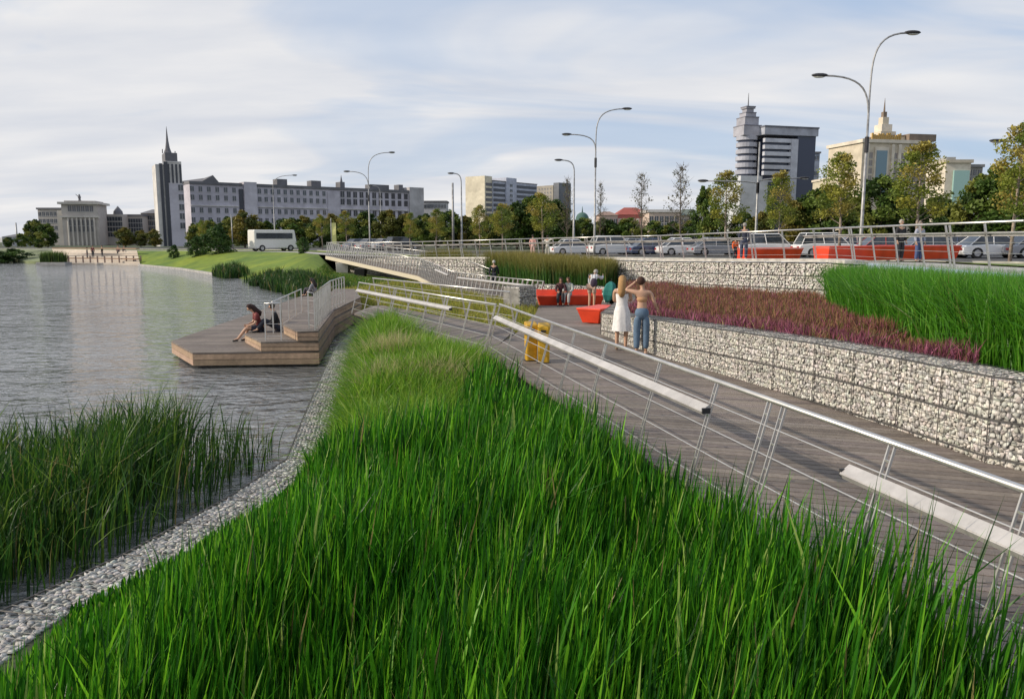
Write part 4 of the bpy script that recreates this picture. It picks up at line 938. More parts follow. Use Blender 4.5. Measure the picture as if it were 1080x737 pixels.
# columned building
root, Lc = bldg('columned_building', 'columned grey classical building with a curved top and a statue on its roof', 'building', 67, 294, 105, 297)
zt = lambda py: Zt(87, py, 295)
blk(root, 'wall', STN, 0, Lc, 0, 14, -1, zt(215.5)); blk(root, 'side_wing', STL, -2.2, 0, 2.5, 12, -1, zt(222)); blk(root, 'cornice', STL, -1, Lc+1, -1, 15, zt(215.5), zt(213.2)); blk(root, 'attic', STN, .8, Lc-.8, 1, 13, zt(213.2), zt(211.6))
blk(root, 'cornice', STL, -.6, Lc+.6, -.7, -.004, zt(229.5), zt(227.8))
for i in range(7):
    mb = MB(); x = Lc*(.17+.12*i); mb.tube([(x, -.5, -1), (x, -.5, zt(230))], [.38, .32], 8); mb.build('column', STL, root)
wingrid(root, [Lc*(.23+.12*i) for i in range(6)], [zt(220), zt(235), zt(241.5)], 1.2, 2.1, m=GRD)
mb = MB(); x = Lc*.46; mb.tube([(x, 3, zt(212)), (x, 3, zt(210)), (x, 3, zt(207.5)), (x, 3, zt(205.5)), (x, 3, zt(204.6))], [.7, .35, .55, .3, .3], 8); mb.tube([(x, 3, zt(208)), (x-1.2, 3, zt(204.5))], [.14, .1], 6); mb.build('statue', GRD, root)
# white office block
root, Lw = bldg('white_office_block', 'ten-storey white and pale blue office block with a sunlit left end', 'office block', 520, 400, 566, 430)
zt = lambda py: Zt(540, py, 412); WB = wallm((.46, .49, .58))
blk(root, 'wall', WB, 0, Lw, 0, 14, -1, zt(192.5)); blk(root, 'end_wall', wallm((.70, .64, .50)), -5.8, 0, .5, 13, -1, zt(188))  # sunlight painted into the end wall: warmer and brighter than the shaded front
blk(root, 'stair_tower', WB, Lw*.27, Lw*.5, -.6, 9, -1, zt(188)); blk(root, 'parapet', GRD, -.2, Lw+.2, -.3, 14, zt(192.5), zt(191.8))
for i in range(9):
    z = zt(196+i*5.2)
    blk(root, 'window_band', DK, .4, Lw*.26, -.12, .1, z-.9, z+.5); blk(root, 'window_band', DK, Lw*.51, Lw-.4, -.12, .1, z-.9, z+.5); blk(root, 'balcony_slot', GRD, -5.0, -.4, .3, 1, z-.9, z+.5)
wingrid(root, [Lw*.38], [zt(196+i*5.2) for i in range(8)], 2.2, 1.3, y=-.6)
# tan tower block
root, Lt2 = bldg('tan_tower_block', 'tan tower block with a dark right side beside the white office block', 'tower block', 566, 400, 583, 392)
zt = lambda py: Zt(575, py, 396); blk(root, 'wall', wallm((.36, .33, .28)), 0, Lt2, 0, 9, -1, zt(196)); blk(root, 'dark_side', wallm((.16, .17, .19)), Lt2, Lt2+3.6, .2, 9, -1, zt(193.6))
wingrid(root, [Lt2*(.15+.175*i) for i in range(5)], [zt(199.5+4*i) for i in range(9)], .8, .9, m=GRD)
# others
simple('pale_end_block', 'small pale building peeking past the right end of the long grey building', 447, 471, 360, 213.5, wallm((.48, .48, .5)), rows=3, cols=8, roof='flat')
r_, Ls, z_ = simple('domed_pavilion', 'pale pavilion with a green dome between the trees', 606, 624, 260, 232, wallm((.45, .47, .42)), rows=2, cols=4, z0=6)
mb = MB(); mb.ball((Ls*.5, 4, z_), (2.3, 2.3, 2.6), 14, 8); mb.tube([(Ls*.5, 4, z_+2.4), (Ls*.5, 4, z_+4.5)], [.25, .05], 6); mb.build('dome', wallm((.07, .14, .12)), r_, smooth_=True)
PK = wallm((.55, .42, .36)); 
simple('pink_house', 'pink and cream house at the left end of the low houses', 633, 651, 210, 227, PK, rows=4, cols=4, ww=.8, roof='hip', rm=wallm((.30, .2, .16)), z0=4)
simple('red_roof_house', 'dark red house in the middle of the low houses', 651, 684, 215, 226.5, wallm((.42, .14, .13)), rows=3, cols=7, ww=.9, roof='hip', rm=wallm((.33, .08, .06)), z0=4, wm_=LG)
simple('cream_house', 'cream and pink house under the bare trees', 684, 716, 205, 224, wallm((.62, .50, .42)), rows=4, cols=6, ww=.9, roof='flat', rm=LG, z0=4)
simple('cream_house', 'cream house at the right end of the low houses', 716, 744, 208, 227, wallm((.56, .50, .42)), rows=3, cols=6, ww=.9, roof='hip', rm=wallm((.16, .2, .17)), z0=4)
simple('low_garage', 'low pale building between the trees below the office tower', 776, 800, 150, 233, wallm((.55, .56, .56)), rows=1, cols=4, z0=4)
# blue office tower
root, Lo = bldg('office_tower', 'stepped blue-white office tower with a dark glass right side and antenna', 'office tower', 803, 300, 856, 306)
zt = lambda py: Zt(820, py, 302); wmm = wallm((.52, .54, .60)); k = Lo/53; bl = paint((.03, .04, .075), .2)
blk(root, 'dark_glass_block', bl, 33*k, 52*k, 0, 15, -1, zt(143)); blk(root, 'frame_column', wmm, 26*k, 32.9*k, -.6, 10, -1, zt(146.5)); blk(root, 'core_wall', bl, 0, 26*k, .8, 12, zt(190), zt(146))
for i, y0 in enumerate((146.5, 153.5, 160.5, 167.5, 174.5, 181)): blk(root, 'floor_band', wmm, -.5, 25.9*k, -.5, 1, zt(y0+4.2), zt(y0))
blk(root, 'roof_slab', wallm((.38, .40, .46)), -1, 53*k, -.8, 15.5, zt(142.8), zt(133.5)); blk(root, 'roof_rim', wallm((.14, .15, .18)), -1.2, 53.4*k, -1.1, 15.8, zt(135), zt(133.4))
blk(root, 'lower_wall', wallm((.55, .57, .6)), -22*k, 25*k, 1, 12, -1, zt(186)); blk(root, 'window_strip', bl, 6*k, 24*k, .7, 2, -1, zt(192))
for i in range(6):
    y0 = 143+i*7.2; mb = MB(); mb.tube([(-10*k, 6, zt(y0+4.6)), (-10*k, 6, zt(y0))], 3.9, 20); mb.build('round_balcony', wallm((.42, .43, .49)), root, smooth_=False)
mb = MB(); mb.tube([(-10*k, 6, zt(186)), (-10*k, 6, zt(141))], 3.2, 20); mb.build('round_glass', bl, root)
for (hw, y0, y1, g) in ((8.8, 143, 133, .40), (7, 133.2, 124, .36), (5.2, 124.2, 119, .40), (3.6, 119.2, 114, .36), (4.6, 114.2, 112.5, .3)):
    blk(root, 'turret_stage', wallm((g, g, g*1.12)), (-10-hw)*k, (-10+hw)*k, 6-hw*k, 6+hw*k, zt(y0), zt(y1)); blk(root, 'turret_ledge', wallm((.2, .2, .24)), (-10.2-hw)*k, (-9.8+hw)*k, 5.8-hw*k, 6.2+hw*k, zt(y1)-.004, zt(y1)+.3)
mb = MB(); mb.tube([(-10*k, 6, zt(112.5)), (-10*k, 6, zt(97))], [.3, .08], 6); mb.build('antenna', GRD, root)
for i in range(12): 
    if i % 3 == 0: mb = MB(); mb.tube([((20+i*2.5)*k, 4, zt(133.4)), ((20+i*2.5)*k, 4, zt(131))], .1, 5); mb.build('roof_antenna', GRD, root)
simple('blue_annex', 'slim grey-blue block just right of the office tower', 853, 860, 330, 162, wallm((.30, .34, .42)), rows=6, cols=2, roof='flat')
# palace
root, Lp = bldg('palace_building', 'cream palace-like building with gold sign blocks on its roof and a stepped spire', 'building', 904, 252, 962, 256)
k = Lp/58; zt = lambda py: Zt(935, py, 256); CRM = wallm((.62, .55, .43)); CR2 = wallm((.70, .63, .52)); BR = wallm((.22, .17, .13)); TEAL = paint((.16, .25, .30), .2); GOLD = paint((.45, .28, .06), .4)
blk(root, 'wall', CRM, 0, 58*k, 0, 18, -1, zt(152)); blk(root, 'cornice', CR2, -.6, 58.6*k, -.7, 18.5, zt(152), zt(148.5))
blk(root, 'side_wall', wallm((.36, .30, .24)), 58*k, 58*k+6, 1, 18, -1, zt(158)); blk(root, 'side_roof', BR, 50*k, 58*k+7, 1, 18, zt(148.5), zt(141)); blk(root, 'side_roof', BR, 58*k+1, 58*k+9, 3, 18, zt(158), zt(151))  # right side wall has shade painted in: a darker version of the front cream
blk(root, 'tall_window', TEAL, 14*k, 25*k, -.5, .3, zt(205), zt(160)); blk(root, 'window_frame', CR2, 12.4*k, 26.6*k, -.35, -.004, zt(206), zt(156.5))
for p in (5, 31, 38, 50): blk(root, 'pilaster', CR2, p*k-.5, p*k+.5, -.45, -.004, -1, zt(153))
wingrid(root, [8.6*k, 34.5*k, 43*k, 55*k], [zt(165), zt(173), zt(181), zt(189), zt(197)], 1.6, 1.7, m=wallm((.30, .27, .25)))
for i in range(14):
    h_ = random.uniform(.9, 2.0); blk(root, 'gold_sign_block', GOLD, (8+i*2.2)*k, (9.4+i*2.2)*k, -.6, -.2, zt(148.4), zt(148.4)+h_)  # plain gold blocks added in place of the unreadable roof lettering
blk(root, 'penthouse', CRM, 28*k, 52*k, 3, 14, zt(148.5), zt(143))
blk(root, 'balustrade', BR, 26*k, 54*k, 2.5, 14.5, zt(143.2), zt(142))
for i, (hw, y0, y1) in enumerate(((8, 142, 137), (5.5, 137, 129), (3.2, 129, 121), (1.8, 121, 115))): blk(root, 'spire_stage', (CRM, CR2, CRM, BR)[i], (37-hw)*k, (37+hw)*k, 8-hw*k, 8+hw*k, zt(y0), zt(y1))
mb = MB(); mb.tube([(37*k, 8, zt(115)), (37*k, 8, zt(100))], [.35, .05], 6); mb.build('spire', BR, root)
simple('cream_wing', 'low cream wing left of the palace building', 868, 904, 275, 190, wallm((.55, .50, .38)), rows=4, cols=8, roof='flat', rm=CR2)
simple('cream_wing', 'tall narrow cream wing joined to the left side of the palace', 893, 905, 258, 165, CRM, rows=6, cols=3, roof='flat', rm=CR2)
root, Lq = bldg('corner_building', 'cream corner building with green glass right of the palace', 'building', 992, 215, 1018, 215); k = Lq/26; zt = lambda py: Zt(1010, py, 215)
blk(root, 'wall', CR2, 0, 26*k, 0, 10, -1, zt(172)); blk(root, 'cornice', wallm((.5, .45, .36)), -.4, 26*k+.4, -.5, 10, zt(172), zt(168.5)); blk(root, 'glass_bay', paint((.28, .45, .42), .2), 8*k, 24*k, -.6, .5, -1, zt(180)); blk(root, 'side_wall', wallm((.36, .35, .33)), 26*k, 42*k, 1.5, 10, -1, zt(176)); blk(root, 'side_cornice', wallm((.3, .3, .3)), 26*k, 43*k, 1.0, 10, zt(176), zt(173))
wingrid(root, [29*k, 34*k, 39*k], [zt(182), zt(190), zt(198)], .9, 1.6, y=1.5); blk(root, 'roof_box', wallm((.4, .4, .38)), 4*k, 14*k, 2, 6, zt(168.5), zt(165))

# far-left steps (amphitheatre)
sh = [G(148, 280, 0), G(125, 279.3, 0), G(100, 279, 0), G(60, 279, 0)]; tt = [Tp[10], lerp(Tp[10], Tp[11], .5), Tp[11], lerp(Tp[11], Tp[12], .45)]
st = empty('stepped_embankment', (sh[3].x, sh[3].y, 0), 0, 'wide cream stone steps going down to the water at the far left', 'steps'); n = 8
for i in range(n):
    mb = MB()
    for k in range(3):
        z1 = .22+(1.72-.22)*i/(n-1); q4 = [lerp(sh[k+1], tt[k+1], i/n), lerp(sh[k], tt[k], i/n), lerp(sh[k], tt[k], (i+1)/n), lerp(sh[k+1], tt[k+1], (i+1)/n)]
        q4 = [p-sh[3] for p in q4]; mb.hexa([(p.x, p.y, -.5) for p in q4], [(p.x, p.y, z1) for p in q4])
    mb.build('step', wallm((.60, .53, .45)), st)
    if i in (1, 4):
        mb = MB()
        for k in range(3): mb.bar(lerp(sh[k], tt[k], (i+.1)/n)-sh[3]+Vector((0, 0, z1+.1)), lerp(sh[k+1], tt[k+1], (i+.1)/n)-sh[3]+Vector((0, 0, z1+.1)), .5, .14)
        mb.build('timber_seat', wallm((.30, .19, .12)), st)
# low quay and bank left of the steps
mb = MB(); sh2 = [G(60, 279, 0), G(30, 278, 0), G(0, 275.5, 0), Vector((-125, 150, 0)), Vector((-330, 230, 0))]; t2 = [lerp(Tp[11], Tp[12], .45), lerp(Tp[11], Tp[12], .8), Tp[12], Tp[13], Tp[14]]
for a_, t_ in zip(sh2, t2):
    for f_, z_ in ((0, -.4), (0.001, .35), (.4, .8), (1, None)):
        p = lerp(a_, t_, f_); mb.v.append((p.x, p.y, t_.z if z_ is None else z_)); mb.t.append((1, 1, 1))
for i in range(4):
    for k in range(3): mb.f.append((i*4+k, i*4+k+1, (i+1)*4+k+1, (i+1)*4+k))
tag(mb.build('quay_bank', mat('quay bank', (.16, .19, .09), .9, nscale=.4, namt=.25)), kind='structure')
pr = empty('promenade_railing', (-61.3, 104.2, .25), 0, 'low bollard railing along the front of the cream steps', 'railing')
mb = MB(); mb.bar((0, 0, .9), (12.6, 0, .9), .06, .06); mb.build('top_rail', M['wire'], pr)
for i in range(14): mb = MB(); mb.bar((i*.95+.1, 0, 0), (i*.95+.1, 0, .9), .14, .14); mb.build('post', paint((.25, .17, .14)), pr)
pt = empty('pontoon_planter', W(57, 277.5, 103)*1, 0, 'floating planter box full of green reeds at the far left', 'planter'); pt.location.z = 0
mb = MB(); mb.box(-1.9, 1.9, -.8, .8, -.1, .35); mb.build('pontoon', M['concrete'], pt, bevel=.03)
Pq = scatter([(-1.5, -.6), (1.5, -.6), (1.5, .6), (-1.5, .6)], 900); th_ = blades('reed_tuft', Pq, np.full(900, .34), rng.uniform(.8, 1.6, 900), rng.uniform(.05, .09, 900), [(.05, .10, .02), (.09, .15, .03)], [1, 1], lean=.12, bend=.1, segs=3); th_.parent = pt

# ================================================================ BENCHES, BINS
def bench(label, p0, p1, back=True, h=.45, depth=.5, m=None, group=None):
    p0, p1 = Vector(p0), Vector(p1); d = p1-p0; L_ = d.length; root = empty('red_bench', p0, math.atan2(d.y, d.x), label, 'bench', group); m = M['red']
    mb = MB(); mb.hexa([(0.12, .08, 0), (L_-.12, .08, 0), (L_-.12, depth, 0), (.12, depth, 0)], [(0, -.06, h-.07), (L_, -.06, h-.07), (L_, depth, h-.07), (0, depth, h-.07)]); mb.build('base', m, root, bevel=.015)
    mb = MB(); mb.box(-.02, L_+.02, -.08, depth, h-.067, h); mb.build('seat', m, root, bevel=.012)
    if back: mb = MB(); mb.hexa([(0, depth-.08, h+.003), (L_, depth-.08, h+.003), (L_, depth, h+.003), (0, depth, h+.003)], [(0, depth+.03, h+.24), (L_, depth+.03, h+.24), (L_, depth+.09, h+.24), (0, depth+.09, h+.24)]); mb.build('backrest', m, root, bevel=.01)
    return root
bA = G(567, 322, .53); bB = G(640, 322, .5)
bench('long red bench in the plaza with a seated pair on it', (bA.x, bA.y, dz(bA.y)), (bB.x-.15, bB.y-.1, dz(bB.y)), True)
bC = G(611, 340, dz(24.5)); bD = G(633, 341, dz(24.3))
bench('short red bench block at the left end of the long gabion wall', (bC.x-.05, bC.y, dz(24.5)), (bD.x, bD.y-.1, dz(24.5)), False, h=.48, depth=1.5)
b0 = W(785, 270, 40); b1 = W(846, 270, 41.5)
bench('left red bench on the upper promenade near a man in dark clothes', (b0.x, b0.y, gz(b0.x, b0.y)), (b1.x, b1.y, gz(b1.x, b1.y)), False, h=.62, depth=.8, group='red benches on the promenade')
b0 = W(873, 270, 33); b1 = W(1012, 270, 37)
bench('right, longer red bench on the upper promenade behind the reeds', (b0.x, b0.y, gz(b0.x, b0.y)), (b1.x, b1.y, gz(b1.x, b1.y)), False, h=.62, depth=.8, group='red benches on the promenade')
for px, py, lab, rz in ((560, 381, 'left of two leaning yellow bins behind the railing', .2), (573.5, 383, 'right of two leaning yellow bins behind the railing', -.1)):
    p = G(px, py, 1.03); root = empty('yellow_bin', p, rz, lab, 'bin', 'yellow bins by the railing')
    mb = MB(); mb.hexa([(-.11, -.1, 0), (.11, -.1, 0), (.11, .12, 0), (-.11, .12, 0)], [(-.13, -.13, .78), (.13, -.13, .78), (.13, .14, .84), (-.13, .14, .84)]); mb.build('body', M['yellow'], root, bevel=.035)
    mb = MB(); mb.hexa([(-.05, -.142, .66), (.05, -.142, .66), (.05, -.11, .66), (-.05, -.11, .66)], [(-.05, -.146, .70), (.05, -.146, .70), (.05, -.11, .70), (-.05, -.11, .70)]); mb.build('slot', M['dark_metal'], root)
    mb = MB(); mb.box(-.13, .13, -.12, .13, -.002, .03); mb.build('foot_plate', M['dark_metal'], root)
# dark box at the reed bed's far end
p = W(477, 287, 57); r_ = empty('utility_box', (p.x, p.y, dz(57)+.0), .2, 'small black box at the far left end of the reed bed', 'box')
mb = MB(); mb.box(-.4, .4, -.25, .25, 0, .6); mb.build('cabinet', M['dark_metal'], r_, bevel=.02); mb = MB(); mb.box(-.43, .43, -.28, .28, .603, .66); mb.build('lid', M['dark_metal'], r_, bevel=.01)

# ================================================================ VEHICLES
def car(label, px, D, rgb, rz, suv=False, name='parked_car', group='cars parked along the street', x=None):
    x = W(px, 250, D).x; z = gz(x, D)+.03; root = empty(name, (x, D, z), rz, label, 'car', group)
    Lc_, Wc, H = (4.5, 1.78, 1.68) if suv else (4.4, 1.74, 1.45); bh = .9 if suv else .78; pm = paint(rgb, .3, coat=.6, namt=.02)
    prof = [(-Lc_/2, .35), (-Lc_/2+.03, bh-.08), (-Lc_/2+.25, bh), (-.9 if not suv else -1.2, bh+.06), (.95, bh+.05), (Lc_/2-.5, bh-.06), (Lc_/2-.05, bh-.22), (Lc_/2, .4), (Lc_/2-.1, .22), (-Lc_/2+.1, .22)]
    mb = MB(); n_ = len(prof)
    for sy, ins in ((-Wc/2, 0), (-Wc/2+.08, .0), (Wc/2-.08, 0), (Wc/2, 0)):
        edge_ = abs(sy) > Wc/2-.01
        for (a_, c_) in prof: mb.v.append((a_*(.985 if edge_ else 1), sy, c_-(.04 if edge_ and c_ > .5 else 0))); mb.t.append((1, 1, 1))
    for j in range(3):
        for i in range(n_): i2 = (i+1) % n_; mb.f.append((j*n_+i, j*n_+i2, (j+1)*n_+i2, (j+1)*n_+i))
    mb.f.append(tuple(range(n_))); mb.f.append(tuple(range(3*n_, 4*n_)))
    body = mb.build('body', pm, root, bevel=.03)
    x0, x1, x2, x3 = (-Lc_/2+.2, -Lc_/2+.55, .45, 1.15) if suv else (-Lc_/2+.45, -1.0, .3, 1.1)
    mb = MB(); w0, w1 = Wc/2-.05, Wc/2-.24
    mb.hexa([(x0, -w0, bh), (x3, -w0, bh), (x3, w0, bh), (x0, w0, bh)], [(x1, -w1, H-.06), (x2, -w1, H-.06), (x2, w1, H-.06), (x1, w1, H-.06)]); mb.build('windows', M['glass'], root)
    mb = MB(); mb.hexa([(x1-.05, -w1-.02, H-.062), (x2+.06, -w1-.02, H-.062), (x2+.06, w1+.02, H-.062), (x1-.05, w1+.02, H-.062)], [(x1+.05, -w1+.05, H), (x2-.05, -w1+.05, H), (x2-.05, w1-.05, H), (x1+.05, w1-.05, H)])
    for sy in (-1, 1):
        for (xa, xb) in ((x0, x1), (x3, x2), ((x0+x3)/2-.05, (x1+x2)/2)): mb.bar((xa, sy*(w0+.005), bh), (xb, sy*(w1+.01), H-.05), .06, .05)
    mb.build('roof', pm, root, bevel=.02)
    for sx_ in (-1, 1):
        for sy in (-1, 1):
            mb = MB(); c = (sx_*1.32, sy*(Wc/2-.1), .32); mb.tube([(c[0], c[1]-.11, c[2]), (c[0], c[1]+.11, c[2])], .33, 16); wh = mb.build('wheel', M['tyre'], root)
            mb = MB(); mb.tube([(c[0], c[1]-.118, c[2]), (c[0], c[1]+.118, c[2])], .2, 10); mb.build('rim', M['rim'], wh)
        for sy in (-1, 1):
            mb = MB(); xx = sx_*(Lc_/2-.03); mb.box(xx-.05, xx+.05, sy*.62-.17, sy*.62+.17, bh-.30, bh-.16); mb.build('headlight' if sx_ > 0 else 'tail_light', M['lampglass'] if sx_ > 0 else M['taillamp'], root)
    return root
WH = (.78, .78, .78); SV = (.30, .31, .34); BLK = (.03, .03, .035); BLU = (.05, .07, .14)
CARS = [(378, 106, BLU, .8, False, 'dark blue car nearest the minibus, left end of the parked cars'), (392, 104, SV, .8, False, 'silver car behind the ramp between two dark cars'), (408, 100, SV, .75, False, 'second silver car behind the ramp, left of the black one'), (424, 98, BLK, .7, True, 'black tall car behind the ramp'),
        (605, 73, WH, .25, False, 'white car left of the middle lamp post'), (648, 69, WH, .2, True, 'white tall car just right of the middle lamp post'), (690, 66, BLU, .15, False, 'dark blue car above the upper gabion wall'), (672, 72, SV, .2, False, 'silver car partly behind the dark blue one'),
        (722, 64, WH, .1, False, 'white car under the taller bare tree'), (757, 62, SV, .1, False, 'silver car left of the man in dark clothes'), (812, 57, WH, .05, True, 'white van-like car behind the left red promenade bench'), (873, 55, WH, 0, True, 'white tall car between the two red promenade benches'),
        (905, 62, (.55, .42, .42), 0, False, 'pale pinkish car behind the right red bench'), (935, 55, (.35, .06, .05), .0, False, 'dark red car beside the tall right lamp'), (985, 50, SV, -.05, False, 'silver car behind the man in blue'), (1010, 56, BLU, -.05, False, 'blue car in the row at the right'), (1048, 48, WH, -.05, False, 'white car at the right edge behind the pink trunk'), (1098, 47, SV, -.05, False, 'silver car cut by the right edge')]
for (px, D, rgb, rz, suv, lab) in CARS: car(lab, px, D, rgb, rz, suv)
# minibus
p = W(288, 262, 100); root = empty('minibus', (p.x, p.y, gz(p.x, p.y)), .75, 'white minibus with dark windows parked above the lawn', 'minibus')
pm = paint((.72, .70, .66), .35); mb = MB()
mb.hexa([(-2.9, -1, .35), (2.9, -1, .35), (2.9, 1, .35), (-2.9, 1, .35)], [(-2.85, -.95, 2.65), (2.55, -.95, 2.65), (2.55, .95, 2.65), (-2.85, .95, 2.65)]); mb.build('body', pm, root, bevel=.12)
mb = MB(); mb.box(-2.6, 2.2, -1.012, 1.012, 1.55, 2.25); mb.build('side_windows', M['glass'], root); mb = MB(); mb.hexa([(2.72, -.85, 1.3), (2.86, -.85, 1.3), (2.86, .85, 1.3), (2.72, .85, 1.3)], [(2.55, -.8, 2.4), (2.66, -.8, 2.4), (2.66, .8, 2.4), (2.55, .8, 2.4)]); mb.build('windscreen', M['glass'], root)
for sx_ in (-1.9, 1.9):
    for sy in (-.9, .9): mb = MB(); mb.tube([(sx_, sy-.12, .4), (sx_, sy+.12, .4)], .4, 14); wh = mb.build('wheel', M['tyre'], root); mb = MB(); mb.tube([(sx_, sy-.13, .4), (sx_, sy+.13, .4)], .22, 10); mb.build('rim', M['rim'], wh)
for sy in (-.7, .7): mb = MB(); mb.box(2.84, 2.93, sy-.15, sy+.15, .7, .88); mb.build('headlight', M['lampglass'], root)

# ================================================================ PEOPLE
def skin_mesh(name, verts, edges, radii, m, parent, sub=2, rootv=0):
    me = bpy.data.meshes.new(name); me.from_pydata([tuple(v) for v in verts], edges, []); o = bpy.data.objects.new(name, me); col.objects.link(o)
    md = o.modifiers.new('skin', 'SKIN'); md.use_smooth_shade = True; md.branch_smoothing = .6
    for i, r_ in enumerate(radii):
        sv = me.skin_vertices[0].data[i]; sv.radius = (r_ if isinstance(r_, tuple) else (r_, r_))
    seen = set(); adj = {}
    for a, b_ in edges: adj.setdefault(a, []).append(b_); adj.setdefault(b_, []).append(a)
    for i in range(len(verts)):
        me.skin_vertices[0].data[i].use_root = False
    for i in range(len(verts)):
        if i in seen: continue
        me.skin_vertices[0].data[i].use_root = True; stack = [i]
        while stack:
            j = stack.pop()
            if j in seen: continue
            seen.add(j); stack += adj.get(j, [])
    sb = o.modifiers.new('sub', 'SUBSURF'); sb.levels = sub; sb.render_levels = sub
    dg = bpy.context.evaluated_depsgraph_get(); dg.update(); new = bpy.data.meshes.new_from_object(o.evaluated_get(dg)); bpy.data.objects.remove(o); bpy.data.meshes.remove(me)
    new.name = name; new.materials.clear(); new.materials.append(m); return link(name, new, parent)
STAND = dict(pel=(0, 0, .93), sp=(0, .0, 1.12), ch=(0, .0, 1.32), nk=(0, 0, 1.44), hb=(0, .01, 1.52), hd=(0, .015, 1.60), ht=(0, .01, 1.69),
             lsh=(-.17, 0, 1.38), lel=(-.22, -.02, 1.10), lwr=(-.22, .06, .87), lha=(-.22, .09, .79), rsh=(.17, 0, 1.38), rel=(.22, -.02, 1.10), rwr=(.22, .06, .87), rha=(.22, .09, .79),
             lhi=(-.09, 0, .9), lkn=(-.10, .02, .49), lan=(-.10, -.02, .09), lto=(-.11, .13, .035), rhi=(.09, 0, .9), rkn=(.10, .02, .49), ran=(.10, -.02, .09), rto=(.11, .13, .035))
def person(label, loc, face, pose=None, scale=1.0, top=(.1, .1, .1), trousers=None, dress=None, hair=(.03, .02, .015), long_hair=False, sleeves=2, shorts=False, shoes=(.05, .05, .05), group=None, bare_back=False, hat=None):
    J = dict(STAND); J.update(pose or {}); J = {k_: Vector(v)*1.0 for k_, v in J.items()}
    root = empty('person', loc, face, label, 'person', group); root.scale = (scale,)*3
    rad = dict(pel=(.125, .10), sp=(.115, .085), ch=(.14, .095), nk=.05, hb=.052, hd=(.078, .092), ht=.05, lsh=.055, lel=.04, lwr=.026, lha=(.034, .018), rsh=.055, rel=.04, rwr=.026, rha=(.034, .018),
               lhi=.09, lkn=.058, lan=.036, lto=.03, rhi=.09, rkn=.058, ran=.036, rto=.03)
    order = list(J); ix = {k_: i for i, k_ in enumerate(order)}; V = [J[k_] for k_ in order]; RR = [rad[k_] for k_ in order]
    E = [('pel', 'sp'), ('sp', 'ch'), ('ch', 'nk'), ('nk', 'hb'), ('hb', 'hd'), ('hd', 'ht'), ('ch', 'lsh'), ('lsh', 'lel'), ('lel', 'lwr'), ('lwr', 'lha'), ('ch', 'rsh'), ('rsh', 'rel'), ('rel', 'rwr'), ('rwr', 'rha'), ('pel', 'lhi'), ('lhi', 'lkn'), ('lkn', 'lan'), ('lan', 'lto'), ('pel', 'rhi'), ('rhi', 'rkn'), ('rkn', 'ran'), ('ran', 'rto')]
    E = [(ix[a], ix[b_]) for a, b_ in E]
    hd = J['hd']; up_ = (J['ht']-J['hb']).normalized(); fw = Vector((0, 1, 0))-up_*up_.y; fw.normalize(); sd = up_.cross(fw)
    def chain(pts, rs):
        b0_ = len(V); V.extend(pts); RR.extend(rs)
        for i in range(len(pts)-1): E.append((b0_+i, b0_+i+1))
    chain([hd+fw*.06, hd+fw*.105-up_*.01], [.018, .011])            # nose
    for s_ in (-1, 1): chain([hd+sd*s_*.06, hd+sd*s_*.088+up_*.005], [.016, .012])   # ears
    for s_ in 'lr':                                                   # fingers and thumb
        wr, ha = J[s_+'wr'], J[s_+'ha']; d = (ha-wr).normalized(); a_ = d.cross(Vector((1, 0, 0)) if abs(d.x) < .8 else Vector((0, 0, 1))).normalized(); n_ = d.cross(a_)
        for k_, ln in enumerate((.062, .072, .068, .052)):
            o_ = a_*(k_-1.5)*.019; chain([ha+o_*.9, ha+o_+d*ln*.55+n_*.006, ha+o_+d*ln+n_*.022], [.0095, .0085, .007])
        chain([ha-d*.03+a_*.03, ha+a_*.055+d*.01, ha+a_*.058+d*.035+n_*.01], [.011, .0095, .008])
    skin_mesh('body', V, E, RR, M['skin'], root, 1)
    # eyes
    mb = MB()
    for s_ in (-1, 1): mb.ball(hd+fw*.086+sd*s_*.03+up_*.018, .011, 6, 4)
    mb.build('eyes', M['dark_metal'], root)
    def garment(nm, keys, ed, grow, m, extra=None):
        kx = {k_: i for i, k_ in enumerate(keys)}; rr = []
        for k_ in keys:
            r_ = rad[k_] if not (extra and k_ in extra) else extra[k_]; rr.append(tuple(x+grow for x in r_) if isinstance(r_, tuple) else r_+grow)
        return skin_mesh(nm, [J[k_] for k_ in keys], [(kx[a], kx[b_]) for a, b_ in ed], rr, m, root, 1)
    if top is not None:
        ks = ['pel', 'sp', 'ch', 'nk', 'lsh', 'rsh']; ed = [('pel', 'sp'), ('sp', 'ch'), ('ch', 'nk'), ('ch', 'lsh'), ('ch', 'rsh')]
        if bare_back: ks = ['sp', 'ch']; ed = [('sp', 'ch')]
        elif sleeves >= 1: J['lslv'] = lerp(J['lsh'], J['lel'], .8); J['rslv'] = lerp(J['rsh'], J['rel'], .8); rad['lslv'] = rad['rslv'] = .045
        if not bare_back and sleeves == 1: ks += ['lslv', 'rslv']; ed += [('lsh', 'lslv'), ('rsh', 'rslv')]
        if not bare_back and sleeves == 2: ks += ['lel', 'lwr', 'rel', 'rwr']; ed += [('lsh', 'lel'), ('lel', 'lwr'), ('rsh', 'rel'), ('rel', 'rwr')]
        garment('top', ks, ed, .024, cloth(top), dict(nk=.045))
